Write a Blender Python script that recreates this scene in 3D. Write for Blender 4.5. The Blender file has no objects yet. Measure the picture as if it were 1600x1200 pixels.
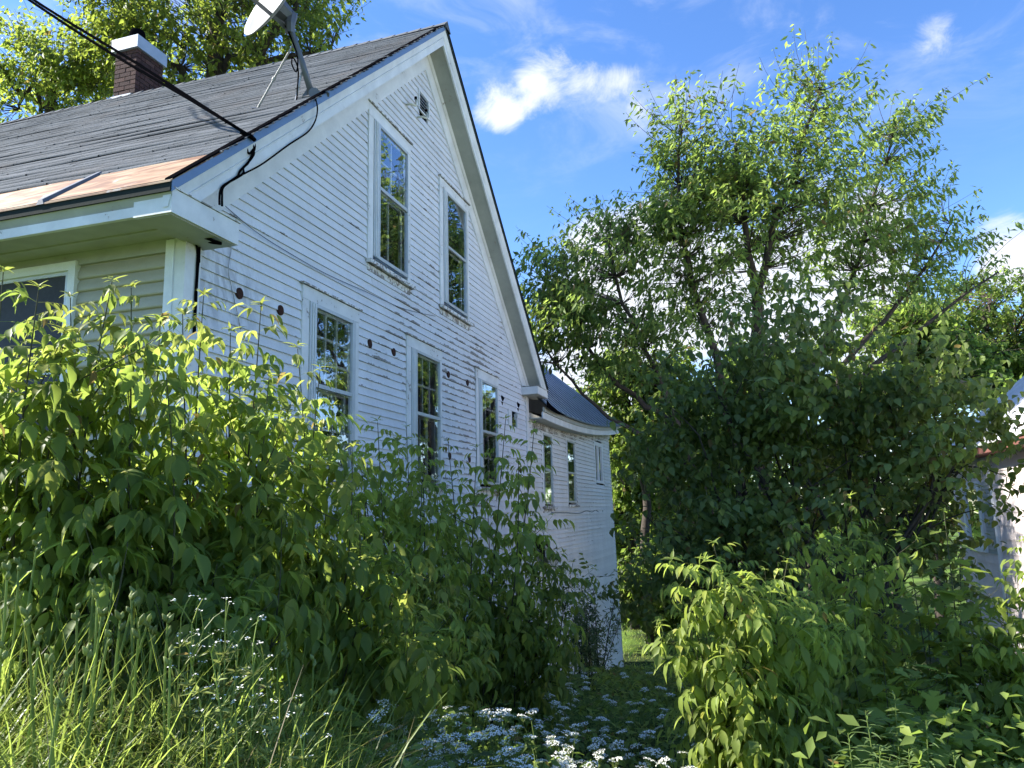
import bpy, math, random
import numpy as np
from mathutils import Vector, Matrix
rnd = random.Random(7); rng = np.random.default_rng(7)
S = bpy.context.scene; COL = S.collection
R = math.radians

# ------------------------------------------------------------------ camera
PIT, ROL, YAW, FPX = R(9.473), R(-1.307), R(17.390), 1200.0
CAM = np.array([0.0, 0.0, 1.6])
fw = np.array([math.cos(YAW)*math.cos(PIT), math.sin(YAW)*math.cos(PIT), math.sin(PIT)])
rt = np.array([math.sin(YAW), -math.cos(YAW), 0.0]); up = np.cross(rt, fw)
RT = math.cos(ROL)*rt + math.sin(ROL)*up; UP = -math.sin(ROL)*rt + math.cos(ROL)*up
cd = bpy.data.cameras.new('camera'); cam = bpy.data.objects.new('camera', cd); COL.objects.link(cam)
cd.sensor_width = 36; cd.lens = 36*FPX/1600; cd.clip_start = 0.05; cd.clip_end = 2000
cam.matrix_world = Matrix(((RT[0], UP[0], -fw[0], CAM[0]), (RT[1], UP[1], -fw[1], CAM[1]), (RT[2], UP[2], -fw[2], CAM[2]), (0, 0, 0, 1)))
S.camera = cam
def ray(u, v): return fw + RT*(u-800)/FPX - UP*(v-600)/FPX
def at(u, v, d): return CAM + ray(u, v)*d            # point seen at photo pixel (u, v), d metres deep
def onY(u, v, y): r = ray(u, v); return CAM + r*(y/r[1])

# ------------------------------------------------------------------ light
SUN_AZ_OFF, SUN_EL = R(10), R(37)                     # sun stands left of the view, a little towards the street
SUN = np.array([-math.sin(SUN_AZ_OFF)*math.cos(SUN_EL), math.cos(SUN_AZ_OFF)*math.cos(SUN_EL), math.sin(SUN_EL)])
sl = bpy.data.lights.new('sun', 'SUN'); so = bpy.data.objects.new('sun', sl); COL.objects.link(so)
sl.energy = 4.3; sl.angle = R(0.55); sl.color = (1.0, 0.95, 0.87)
so.rotation_euler = Vector(SUN).to_track_quat('Z', 'Y').to_euler(); so.location = (0, 0, 60)
S.view_settings.view_transform = 'Standard'; S.view_settings.look = 'None'
S.view_settings.exposure = 1.86; S.view_settings.gamma = 1.0; S.view_settings.use_curve_mapping = False

class NT:                                             # tiny node-tree helper
    def __init__(s, tree): s.t = tree; s.t.nodes.clear()
    def n(s, typ, ins=None, **kw):
        nd = s.t.nodes.new(typ)
        for k, v in kw.items(): setattr(nd, k, v)
        for k, v in (ins or {}).items():
            sock = nd.inputs[k]
            if isinstance(v, bpy.types.NodeSocket): s.t.links.new(v, sock)
            elif isinstance(v, bpy.types.Node): s.t.links.new(v.outputs[0], sock)
            else:
                if isinstance(v, tuple) and len(v) == 3 and sock.type == 'RGBA': v = (*v, 1)
                sock.default_value = v
        return nd
    def math(s, op, a, b=0.0, c=0.0, clamp=False): return s.n('ShaderNodeMath', {0: a, 1: b, 2: c}, operation=op, use_clamp=clamp).outputs[0]
    def mix(s, f, a, b, blend='MIX'):
        nd = s.n('ShaderNodeMix', {0: f, 6: a, 7: b}, data_type='RGBA', blend_type=blend); return nd.outputs[2]
    def ramp(s, f, stops, interp='LINEAR'):
        nd = s.n('ShaderNodeValToRGB', {0: f}); cr = nd.color_ramp; cr.interpolation = interp
        while len(cr.elements) < len(stops): cr.elements.new(0.5)
        for e, (p, c) in zip(cr.elements, stops):
            e.position = p; e.color = (c, c, c, 1) if isinstance(c, (int, float)) else (*c, 1)
        return nd.outputs[0]
    def rng(s, v, a, b, c=0.0, d=1.0, smooth=True):
        return s.n('ShaderNodeMapRange', {0: v, 1: a, 2: b, 3: c, 4: d}, interpolation_type='SMOOTHSTEP' if smooth else 'LINEAR').outputs[0]
    def noise(s, vec, scale, detail=4, rough=0.55, dist=0.0):
        return s.n('ShaderNodeTexNoise', {'Vector': vec, 'Scale': scale, 'Detail': detail, 'Roughness': rough, 'Distortion': dist}).outputs[0]
    def sep(s, v): return s.n('ShaderNodeSeparateXYZ', {0: v})
    def scale(s, v, k): return s.n('ShaderNodeVectorMath', {0: v, 1: k}, operation='MULTIPLY').outputs[0]

W = bpy.data.worlds.new('World'); S.world = W; W.use_nodes = True
w = NT(W.node_tree)
sky = w.n('ShaderNodeTexSky', sky_type='NISHITA', sun_disc=False)
sky.sun_elevation = SUN_EL; sky.sun_rotation = math.atan2(SUN[0], SUN[1])
sky.altitude = 600; sky.air_density = 1.0; sky.dust_density = 0.25; sky.ozone_density = 3.2
skyc = w.n('ShaderNodeHueSaturation', {'Hue': 0.508, 'Saturation': 1.18, 'Value': 0.91, 'Color': sky.outputs[0]}).outputs[0]
vec = w.n('ShaderNodeTexCoord').outputs['Generated']
z = w.sep(vec).outputs[2]
# a scattered field of fair-weather clouds that thickens towards the horizon, thin cirrus higher up
big = w.noise(w.scale(vec, (1, 1, 1.7)), 3.4, 3, 0.5)
fine = w.noise(w.scale(vec, (1, 1, 1.35)), 13.0, 10, 0.66, 0.6)
def blob(u, v, rad, k):
    d = ray(u, v); d = d/np.linalg.norm(d)
    dist = w.n('ShaderNodeVectorMath', {0: vec, 1: tuple(d)}, operation='DISTANCE').outputs['Value']
    return w.rng(dist, rad, rad*0.15, 0.0, k)
tot = w.math('ADD', w.math('MULTIPLY', big, 0.45), w.math('MULTIPLY', fine, 0.85))
tot = w.math('ADD', tot, w.rng(z, 0.34, 0.05, 0.0, 0.17))
for b in ((765, 170, .045, .30), (815, 150, .05, .26), (860, 118, .06, .30), (935, 130, .045, .27), (985, 128, .035, .25), (1000, 182, .034, .33), (790, 195, .035, .2), (1465, 60, .05, .24), (1570, 375, .06, .36), (1590, 425, .05, .32),
          (900, 430, .10, .40), (985, 390, .10, .42), (1060, 340, .07, .36), (930, 560, .12, .42), (1250, 420, .16, .38), (1120, 470, .12, .36), (1380, 330, .06, .34), (1050, 480, .1, .34), (1350, 500, .14, .34)):
    tot = w.math('ADD', tot, blob(*b))
dens = w.math('MULTIPLY', w.rng(tot, 0.80, 1.16), 0.95)
cir = w.noise(w.scale(vec, (1.0, 2.6, 6.0)), 3.0, 7, 0.6, 0.5)
cirm = w.math('MULTIPLY', w.rng(cir, 0.45, 0.9), w.rng(z, 0.30, 0.58, 0.0, 0.62))
shade = w.rng(w.noise(vec, 7.0, 5, 0.6), 0.3, 0.7, 0.62, 1.0)
ccol = w.mix(shade, (2.1, 2.35, 2.9), (3.3, 3.4, 3.6))
c1 = w.mix(cirm, skyc, (2.9, 3.1, 3.5))
c2 = w.mix(dens, c1, ccol)
bg = w.n('ShaderNodeBackground', {0: c2, 1: 0.103})
w.n('ShaderNodeOutputWorld', {0: bg.outputs[0]})

# ------------------------------------------------------------------ materials
def newmat(name):
    m = bpy.data.materials.new(name); m.use_nodes = True; return m, NT(m.node_tree)
def finish(t, col, rough=0.7, spec=0.3, bump=None, bstr=0.3, metal=0.0, bdist=0.01):
    ins = {'Base Color': col, 'Roughness': rough, 'Specular IOR Level': spec, 'Metallic': metal}
    if bump is not None: ins['Normal'] = t.n('ShaderNodeBump', {'Height': bump, 'Strength': bstr, 'Distance': bdist}).outputs[0]
    p = t.n('ShaderNodeBsdfPrincipled', ins); t.n('ShaderNodeOutputMaterial', {0: p.outputs[0]})
def geo(t): return t.n('ShaderNodeNewGeometry').outputs['Position']
def plain(name, col, rough=0.6, spec=0.3, metal=0.0, var=0.12, sc=6.0):
    m, t = newmat(name); p = geo(t)
    n1 = t.noise(p, sc, 6, 0.6); n2 = t.noise(p, sc*14, 3, 0.6)
    v = t.math('ADD', t.rng(n1, 0.3, 0.7, 1-var, 1+var*0.5, False), t.rng(n2, 0.3, 0.7, -var*.3, var*.3, False))
    c = t.mix(1.0, (*col, 1), t.n('ShaderNodeCombineXYZ', {0: v, 1: v, 2: v}).outputs[0], 'MULTIPLY')
    finish(t, c, rough, spec, n2, 0.08, metal); return m

EXPO, ZB0 = 0.0915, 1.236                             # clapboard exposure and a course line
def paint_clapboard(name, white=(.75, .755, .785), amount=1.0, bias_region=True, grime=0.35):
    m, t = newmat(name); p = geo(t); s = t.sep(p)
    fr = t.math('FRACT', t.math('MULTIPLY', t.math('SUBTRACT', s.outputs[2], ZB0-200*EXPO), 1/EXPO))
    edge = t.math('ADD', t.rng(fr, 0.55, 0.0, 0.0, 0.185), t.rng(fr, 0.9, 1.0, 0.0, 0.05))   # paint lets go at the lower edge first; wing edges also paint overlap shade
    low = t.noise(t.scale(p, (0.7, 0.7, 0.9)), 1.5, 3, 0.5)
    mid = t.noise(t.scale(p, (1.0, 1, 2.6)), 5.2, 5, 0.62, 0.4)
    hi = t.noise(t.scale(p, (1.0, 1, 2.2)), 30.0, 4, 0.6)
    a = t.math('ADD', t.math('MULTIPLY', mid, 0.62), t.math('MULTIPLY', hi, 0.26))
    a = t.math('ADD', a, t.rng(low, 0.3, 0.75, -0.05, 0.12)); a = t.math('ADD', a, edge)
    if bias_region:
        rx = t.rng(t.math('ABSOLUTE', t.math('SUBTRACT', s.outputs[0], 10.0)), 3.8, 0.6, -0.02, 0.165)
        rz = t.rng(t.math('ABSOLUTE', t.math('SUBTRACT', s.outputs[2], 3.1)), 2.3, 0.6, 0.0, 1.0)
        a = t.math('ADD', a, t.math('MULTIPLY', rx, rz))
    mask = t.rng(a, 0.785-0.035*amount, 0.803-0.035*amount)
    grain = t.noise(t.scale(p, (2, 2, 40)), 6.0, 5, 0.6)
    wood = t.ramp(grain, ((0.3, (.17, .155, .14)), (0.55, (.27, .245, .22)), (0.75, (.37, .345, .32))))
    g1 = t.noise(t.scale(p, (1.6, 1.6, 0.5)), 2.2, 6, 0.65)
    tone = t.rng(g1, 0.35, 0.75, 1.0, 1.0-grime*.35, False)
    isl = t.n('ShaderNodeObjectInfo').outputs['Random']
    tone = t.math('MULTIPLY', tone, t.rng(isl, 0, 1, 0.93, 1.03, False))
    tone = t.math('MULTIPLY', tone, t.rng(hi, 0.35, 0.7, 1.02, 0.94, False))
    paint = t.mix(1.0, (*white, 1), t.n('ShaderNodeCombineXYZ', {0: tone, 1: tone, 2: t.math('MULTIPLY', tone, 1.0)}).outputs[0], 'MULTIPLY')
    drip = t.math('MULTIPLY', t.rng(t.noise(t.scale(p, (9, 9, 0.7)), 3.0, 3, .5), 0.60, 0.78), t.rng(low, .45, .7))
    paint = t.mix(t.math('MULTIPLY', drip, 0.35), paint, (.42, .41, .38, 1))
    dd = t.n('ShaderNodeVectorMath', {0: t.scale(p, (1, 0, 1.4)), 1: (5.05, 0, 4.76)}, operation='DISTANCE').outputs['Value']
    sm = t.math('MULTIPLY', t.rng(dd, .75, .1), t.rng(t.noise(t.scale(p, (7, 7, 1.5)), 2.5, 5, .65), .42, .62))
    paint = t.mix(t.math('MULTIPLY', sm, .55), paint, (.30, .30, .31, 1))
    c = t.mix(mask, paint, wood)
    h = t.math('ADD', t.math('MULTIPLY', mask, -0.8), t.math('MULTIPLY', hi, 0.35))
    finish(t, c, 0.62, 0.25, h, 0.35, bdist=0.006); return m
def paint_trim(name, white=(.80, .80, .80), peel=0.0, dirt=0.25):
    m, t = newmat(name); p = geo(t)
    n = t.noise(p, 3.0, 6, 0.65); h = t.noise(p, 24.0, 5, 0.6)
    a = t.math('ADD', t.math('MULTIPLY', n, .6), t.math('MULTIPLY', h, .4))
    mask = t.rng(a, 0.66-peel, 0.68-peel)
    wood = t.ramp(t.noise(t.scale(p, (4, 4, 4)), 12, 4, .6), ((0.3, (.16, .14, .12)), (0.7, (.36, .32, .28))))
    tone = t.rng(n, .35, .75, 1.0, 1-dirt, False)
    pc = t.mix(1.0, (*white, 1), t.n('ShaderNodeCombineXYZ', {0: tone, 1: tone, 2: t.math('MULTIPLY', tone, .99)}).outputs[0], 'MULTIPLY')
    finish(t, t.mix(mask, pc, wood), 0.55, 0.3, t.math('SUBTRACT', t.math('MULTIPLY', h, .3), mask), 0.25, bdist=0.005); return m
M = {}
M['board'] = paint_clapboard('peeling_white_clapboard')
M['wingboard'] = paint_clapboard('wing_clapboard', (.76, .755, .74), 0.9, False, 0.45)  # edge peel raised to draw the shade lines under the wing boards
M['trim'] = paint_trim('white_trim', peel=0.015)
M['worn'] = paint_trim('worn_sill', (.76, .75, .73), peel=0.17)
M['head'] = paint_trim('window_casing', (.80, .80, .80), peel=0.055)
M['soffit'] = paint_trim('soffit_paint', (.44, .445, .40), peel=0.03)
M['vinyl'] = plain('vinyl_siding', (.40, .375, .285), 0.45, 0.35, var=.08)
M['sash'] = plain('sash_paint', (.80, .81, .82), 0.5, var=.1)
M['alu'] = plain('storm_frame', (.55, .57, .58), 0.4, 0.5, 0.3, .1)
M['bluedrip'] = plain('blue_drip_edge', (.15, .235, .40), 0.45, .4, var=.12)
M['greydrip'] = plain('dark_drip_edge', (.022, .030, .028), 0.8, .08, var=.12)
M['black'] = plain('black_rubber', (.0035, .0035, .004), 0.95, .02)
M['screen'] = plain('insect_screen', (.045, .048, .06), 0.6, .25, var=.25, sc=3)
m, t = newmat('black_cable'); t.n('ShaderNodeOutputMaterial', {0: t.n('ShaderNodeBsdfDiffuse', {0: (.004, .004, .005)}).outputs[0]}); M['black'] = m
M['dark'] = plain('dark_interior', (.02, .02, .022), 0.9, .1)
M['curtain'] = plain('pale_curtain', (.32, .33, .36), 0.9, .05, var=.3, sc=4)
M['greymetal'] = plain('grey_paint_metal', (.13, .135, .15), 0.45, .5, .2, .15)
M['galv'] = plain('galvanised_steel', (.38, .37, .36), 0.42, .5, .6, .25)
M['dish'] = plain('dish_white', (.27, .265, .255), 0.42, .4, var=.10, sc=9)
M['rustplug'] = plain('rusty_plug', (.055, .022, .014), 0.8, .2, var=.5, sc=30)
M['hook'] = plain('hook_paint', (.62, .62, .50), 0.6, .2)
M['cap'] = plain('chimney_cap_metal', (.36, .40, .46), 0.38, .5, 0.15, .1)
M['mortar'] = plain('mortar', (.13, .115, .11), 0.9, .1, var=.3, sc=20)
M['found'] = plain('whitewashed_foundation', (.52, .52, .50), 0.85, .1, var=.3, sc=3)
M['redwood'] = plain('red_fascia', (.17, .075, .06), 0.7, .2, var=.3)
M['asb'] = plain('pale_pink_shingle', (.68, .60, .57), 0.7, .2, var=.12, sc=3)
M['shutter'] = plain('grey_shutter', (.36, .38, .36), 0.6, .2)
M['flower'] = plain('white_petals', (.86, .86, .78), 0.7, .1, var=.08)
m, t = newmat('brick_clay'); p = geo(t); r_ = t.n('ShaderNodeObjectInfo').outputs['Random']
cb = t.ramp(r_, ((0, (.045, .024, .024)), (.5, (.075, .036, .032)), (1, (.11, .055, .046))))
nb = t.noise(p, 40, 5, .65); cb = t.mix(t.rng(nb, .45, .8), cb, (.05, .04, .04, 1)); finish(t, cb, .85, .15, nb, .5); M['brick'] = m
m, t = newmat('asphalt_shingle'); p = geo(t)
nb = t.noise(p, 90, 4, .7); n2 = t.noise(t.scale(p, (1, .5, 1)), 1.6, 5, .6); isl = t.n('ShaderNodeNewGeometry').outputs['Random Per Island']
vv = t.math('MULTIPLY', t.math('ADD', t.rng(nb, .3, .7, .75, 1.2, False), t.rng(n2, .3, .7, -.2, .15, False)), t.rng(isl, 0, 1, .86, 1.12, False))
cc = t.mix(t.rng(t.noise(p, .9, 3, .5), .56, .75, 0, .5), (.112, .122, .134, 1), (.128, .116, .112, 1))
cc = t.mix(1.0, cc, t.n('ShaderNodeCombineXYZ', {0: vv, 1: vv, 2: vv}).outputs[0], 'MULTIPLY'); finish(t, cc, .95, .1, nb, .5); M['shingle'] = m
m, t = newmat('rusty_sheet'); p = geo(t)
st = t.noise(t.scale(p, (2.2, 0.55, 2.2)), 3.2, 7, .6, 1.2)
cc = t.ramp(st, ((.34, (.33, .245, .155)), (.44, (.29, .19, .105)), (.52, (.23, .12, .055)), (.59, (.16, .070, .030)), (.85, (.13, .055, .025))))
wp = t.rng(t.noise(t.scale(p, (1.2, 1.0, 1.2)), 3.1, 5, .6, .5), .60, .68); cc = t.mix(t.math('MULTIPLY', wp, .8), cc, (.42, .42, .42, 1))
finish(t, cc, .6, .25, st, .1); M['rust'] = m
m, t = newmat('blue_grey_roof_metal'); p = geo(t); n1 = t.noise(t.scale(p, (3, .6, .6)), 3, 5, .6)
cc = t.ramp(n1, ((.3, (.13, .16, .20)), (.7, (.22, .26, .32)))); finish(t, cc, .38, .5, n1, .06, .45); M['wingroof'] = m
M['nroof'] = plain('galvanised_roof', (.62, .62, .63), 0.5, .4, 0.0, .15, 2)
m, t = newmat('window_glass')
fr = t.n('ShaderNodeFresnel', {'IOR': 1.75}); nz = t.noise(geo(t), 1.6, 3, .5)
bmp = t.n('ShaderNodeBump', {'Height': nz, 'Strength': .06, 'Distance': .05})
tr = t.n('ShaderNodeBsdfTransparent', {0: (.90, .93, .94)}); gl = t.n('ShaderNodeBsdfGlossy', {0: (.95, .97, 1.0), 'Roughness': .012, 'Normal': bmp.outputs[0]})
mx = t.n('ShaderNodeMixShader', {0: t.rng(fr.outputs[0], 0, .42, .14, .95, False), 1: tr.outputs[0], 2: gl.outputs[0]}); t.n('ShaderNodeOutputMaterial', {0: mx.outputs[0]}); M['glass'] = m

def leafmat(name, col, tcol, tr=0.42, var=0.35, yellow=0.0, spec=0.25, rough=.5, objrand=False):
    m, t = newmat(name)
    isl = t.n('ShaderNodeNewGeometry').outputs['Random Per Island']
    orr = t.n('ShaderNodeObjectInfo').outputs['Random']
    p = geo(t); nz = t.noise(p, 1.3, 2, .5)
    k = t.math('ADD', t.rng(isl, 0, 1, 1-var, 1+var, False), t.rng(nz, .3, .7, -.18, .18, False))
    k = t.math('MULTIPLY', k, t.rng(orr, 0, 1, .8, 1.2, False))
    kk = t.n('ShaderNodeCombineXYZ', {0: k, 1: k, 2: k}).outputs[0]
    hue = t.rng(isl, .75, 1.0, 0, yellow)
    c = t.mix(1.0, t.mix(hue, (*col, 1), (col[0]*2.3, col[1]*1.45, col[2]*.9, 1)), kk, 'MULTIPLY')
    c2 = t.mix(1.0, (*tcol, 1), kk, 'MULTIPLY')
    dead = t.rng(isl, .984, .986, 0, .85); c = t.mix(dead, c, (.20, .125, .05, 1)); c2 = t.mix(dead, c2, (.30, .19, .07, 1))
    pr = t.n('ShaderNodeBsdfPrincipled', {'Base Color': c, 'Roughness': rough, 'Specular IOR Level': spec})
    tl = t.n('ShaderNodeBsdfTranslucent', {0: c2})
    mx = t.n('ShaderNodeMixShader', {0: tr, 1: pr.outputs[0], 2: tl.outputs[0]}); t.n('ShaderNodeOutputMaterial', {0: mx.outputs[0]})
    return m
M['elder'] = leafmat('box_elder_leaf', (.120, .172, .042), (.38, .50, .085), .52, .25, .5)
M['eldershade'] = leafmat('shade_elder_leaf', (.160, .212, .048), (.40, .52, .08), .48, .28, .3)  # elder leaf copy for shaded shrubs, colour lightened to lift the shade
M['elderlight'] = leafmat('light_elder_leaf', (.19, .25, .055), (.46, .58, .10), .48, .2, .4)
M['young'] = leafmat('young_leaf', (.17, .205, .05), (.44, .50, .10), .47, .25, .5)
M['mapleleaf'] = leafmat('sapling_leaf', (.180, .235, .048), (.42, .54, .08), .46, .3, .4)
M['lilac'] = leafmat('lilac_leaf', (.135, .188, .052), (.27, .38, .075), .42, .35, .35, .35, .45)
M['cherry'] = leafmat('cherry_leaf', (.100, .150, .042), (.32, .44, .08), .50, .35, .5, .3)
M['roofleaf'] = leafmat('ash_leaf', (.105, .152, .036), (.42, .53, .075), .52, .35, .5, .3)
M['far'] = leafmat('far_leaf', (.100, .152, .036), (.32, .45, .07), .48, .4, .5)
M['grass'] = leafmat('grass_blade', (.150, .205, .05), (.38, .48, .09), .46, .4, .6, .35, .4)
M['weed'] = leafmat('weed_leaf', (.140, .195, .048), (.32, .45, .075), .42, .4, .3)
M['stalk'] = leafmat('green_stalk', (.20, .27, .08), (.36, .46, .10), .35, .2, .3)
M['bud'] = leafmat('flower_bud', (.21, .26, .09), (.34, .40, .11), .35, .2, .4)
M['goldenrod'] = leafmat('narrow_leaf', (.130, .190, .070), (.26, .40, .10), .40, .25, .2)
M['willow'] = leafmat('willow_leaf', (.11, .16, .075), (.22, .32, .12), .40, .35, .2)
M['bark'] = plain('grey_bark', (.075, .062, .052), .9, .1, var=.4, sc=12)
M['twig'] = plain('green_brown_twig', (.085, .085, .05), .8, .15, var=.3, sc=20)
m, t = newmat('soil_and_moss'); p = geo(t); n1 = t.noise(p, 2.0, 8, .7); n2 = t.noise(p, .35, 4, .5)
cc = t.mix(t.rng(n2, .4, .6), t.ramp(n1, ((.3, (.016, .022, .010)), (.7, (.035, .05, .018)))), t.ramp(n1, ((.3, (.07, .125, .022)), (.7, (.12, .18, .04)))))
finish(t, cc, .95, .05, n1, .6, bdist=.05); M['ground'] = m

# ------------------------------------------------------------------ mesh helpers
class MB:
    def __init__(s): s.v = []; s.f = []; s.n = 0
    def add(s, v, f):
        v = np.asarray(v, float).reshape(-1, 3); s.v.append(v)
        s.f.extend([tuple(i+s.n for i in q) for q in f]); s.n += len(v); return s
    def box(s, x0, x1, y0, y1, z0, z1):
        v = [(x, y, zz) for x in (x0, x1) for y in (y0, y1) for zz in (z0, z1)]
        return s.add(v, [(0, 1, 3, 2), (4, 6, 7, 5), (0, 4, 5, 1), (2, 3, 7, 6), (0, 2, 6, 4), (1, 5, 7, 3)])
    def prism(s, poly, ext):
        n = len(poly); a = np.asarray(poly, float); b = a + np.asarray(ext, float)
        return s.add(np.vstack([a, b]), [tuple(range(n)), tuple(range(2*n-1, n-1, -1))] + [(i, i+n, (i+1) % n+n, (i+1) % n) for i in range(n)])
    def hexa(s, a, b): return s.add(np.vstack([a, b]), [(0, 1, 2, 3), (7, 6, 5, 4)] + [(i, i+4, (i+1) % 4+4, (i+1) % 4) for i in range(4)])
    def tube(s, pts, r, n=6, cap=True):
        pts = np.asarray(pts, float); k = len(pts); r = np.full(k, r) if np.isscalar(r) else np.interp(np.linspace(0, 1, k), np.linspace(0, 1, len(r)), r)
        tg = np.gradient(pts, axis=0); tg /= np.linalg.norm(tg, axis=1)[:, None]+1e-9
        ref = np.array([0, 0, 1.0]) if abs(tg[:, 2]).mean() < .85 else np.array([1.0, 0, 0])
        a = np.cross(tg, ref); a /= np.linalg.norm(a, axis=1)[:, None]+1e-9; b = np.cross(tg, a)
        th = np.arange(n)*2*math.pi/n
        v = pts[:, None] + r[:, None, None]*(np.cos(th)[None, :, None]*a[:, None] + np.sin(th)[None, :, None]*b[:, None])
        f = [(i*n+j, i*n+(j+1) % n, (i+1)*n+(j+1) % n, (i+1)*n+j) for i in range(k-1) for j in range(n)]
        if cap: f += [tuple(range(n-1, -1, -1)), tuple((k-1)*n+j for j in range(n))]
        return s.add(v.reshape(-1, 3), f)
    def mesh(s, name):
        me = bpy.data.meshes.new(name); me.from_pydata(np.vstack(s.v).tolist(), [], s.f); me.update(); return me
def link(name, me, mat, parent=None, smooth=False, **props):
    o = bpy.data.objects.new(name, me); COL.objects.link(o)
    if me is not None and mat is not None and not me.materials: me.materials.append(mat)
    if smooth: me.polygons.foreach_set('use_smooth', [True]*len(me.polygons))
    if parent is not None:
        o.parent = parent; o.location = -Vector(parent_world(parent))
    for k, v in props.items(): o[k] = v
    return o
def parent_world(p):                                   # every Empty and parent is unrotated, so this is a sum
    l = Vector(p.location)
    while p.parent: p = p.parent; l += p.location
    return l
def part(name, mb, mat, parent=None, smooth=False, **props): return link(name, mb.mesh(name), M[mat], parent, smooth, **props)
def thing(name, loc, label, cat, group=None):
    o = bpy.data.objects.new(name, None); COL.objects.link(o); o.location = loc; o.empty_display_size = .2
    o['label'] = label; o['category'] = cat
    if group: o['group'] = group
    return o
def tag(o, label, cat, group=None):
    o['label'] = label; o['category'] = cat
    if group: o['group'] = group
def big_mesh(name, verts, tris_or_quads, mat, parent=None, smooth=False, **props):
    me = bpy.data.meshes.new(name); nv = len(verts); f = np.asarray(tris_or_quads, np.int32); k = f.shape[1]
    me.vertices.add(nv); me.vertices.foreach_set('co', np.asarray(verts, np.float32).ravel())
    me.loops.add(f.size); me.loops.foreach_set('vertex_index', f.ravel())
    me.polygons.add(len(f)); me.polygons.foreach_set('loop_start', np.arange(len(f), dtype=np.int32)*k)
    me.update(calc_edges=True); return link(name, me, M[mat], parent, smooth, **props)
def nrm(a): return a/(np.linalg.norm(a, axis=-1, keepdims=True)+1e-9)

# ------------------------------------------------------------------ ground
def G(x, y):
    x = np.asarray(x, float); y = np.asarray(y, float)
    g = 0.74 - 0.155*np.clip(x, 2.0, 22.5)
    g = g + 0.30*np.clip((y-0.6)/1.6, 0, 1)*np.clip((6.5-x)/3.0, 0, 1) - .22*np.clip((-y-1)/3, 0, 1)*np.clip((x-2)/4, 0, 1)
    g = g - 0.25*np.clip((2.0-x)/1.5, 0, 1.2)
    g = g - .30*np.exp(-((x-5.3)/1.9)**2-((y-.5)/1.4)**2)
    return g + 0.04*np.sin(x*1.3+y*.7)*np.cos(y*1.1-x*.4)
def gz(x, y): return float(G(x, y))
xs = np.concatenate([np.linspace(-220, -14, 14), np.linspace(-12, 34, 93), np.linspace(37, 320, 16)])
ys = np.concatenate([np.linspace(-260, -18, 14), np.linspace(-16, 20, 73), np.linspace(24, 260, 14)])
X, Y = np.meshgrid(xs, ys, indexing='ij'); Z = G(X, Y)
nx, ny = X.shape; idx = np.arange(nx*ny).reshape(nx, ny)
q = np.stack([idx[:-1, :-1], idx[1:, :-1], idx[1:, 1:], idx[:-1, 1:]], -1).reshape(-1, 4)
big_mesh('ground', np.stack([X, Y, Z], -1).reshape(-1, 3), q, 'ground', None, True, kind='structure')

# ------------------------------------------------------------------ main house
XL, XR, XC = 4.555, 13.65, 9.0                       # gable wall corners, ridge
PK, SLO, TIPL, TIPR = 8.30, 0.885, 4.03, 13.97       # roof top line
HY = math.hypot(1, SLO); YB = 17.0                   # back of the house (far left)
YR = 3.665                                           # plane of the rake trim
def rz(x, d=0.0): return PK - SLO*abs(x-XC) - d*HY    # roof line lowered d metres square to the slope
house = thing('white_house', (9.0, 8.0, 0.0), 'old two storey white clapboard house with peeling paint and grey shingle roof', 'house')

body = MB()
pts = [(XL+.03, -1.9), (XR-.03, -2.4), (XR-.03, rz(XR-.03, .22)), (XC, rz(XC, .25)), (XL+.03, rz(XL+.03, .22))]
body.prism([(a, 4.14, b) for a, b in pts], (0, YB-4.14, 0))
wall = part('wall', body, 'dark', house)
# clapboards: one wedge per board, cut at the openings
openings = [(7.40, 8.50, 4.42, 6.30), (9.47, 10.60, 4.42, 6.29), (6.11, 7.20, 1.98, 3.76), (8.40, 9.50, 1.98, 3.76), (10.83, 11.90, 1.98, 3.77),
            (12.42, 12.95, 3.07, 3.32), (8.78, 9.12, 6.98, 7.26), (11.95, 13.9, -1.3, -0.68)]
def spans(z0, z1, a, b, ops):
    cur = [(a, b)]
    for (p0, p1, q0, q1) in ops:
        if z1 <= q0+.004 or z0 >= q1-.004: continue
        nxt = []
        for s0, s1 in cur:
            if p1 <= s0 or p0 >= s1: nxt.append((s0, s1)); continue
            if p0-s0 > .03: nxt.append((s0, p0+.03))
            if s1-p1 > .03: nxt.append((p1-.03, s1))
        cur = nxt
    return cur
def clapboard(x0, x1, z0, h, yf, parent, mat='board', tilt=0.0, name='clapboard', yshift=None, cut0=0.0, cut1=0.0):
    ov = h*1.16; t0, t1 = (.036 if mat == 'wingboard' else .025), .005; j = rnd.uniform(-.002, .002)
    n = 2
    vv = []
    for k in range(n):
        x = x0 if k == 0 else x1; c = cut0 if k == 0 else cut1; dz = tilt*(k)
        ya = yf if yshift is None else yf + yshift(x, z0); yb = yf if yshift is None else yf + yshift(x, z0+ov)
        vv.append([(x, ya-t0+j, z0+dz), (x, ya+.004, z0+dz), (x+c, yb+.004, z0+ov+dz), (x+c, yb-t1+j, z0+ov+dz)])
    mb = MB(); mb.hexa(vv[0], vv[1]); return part(name, mb, mat, parent)
nrow = 0; zrow = ZB0
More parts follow.
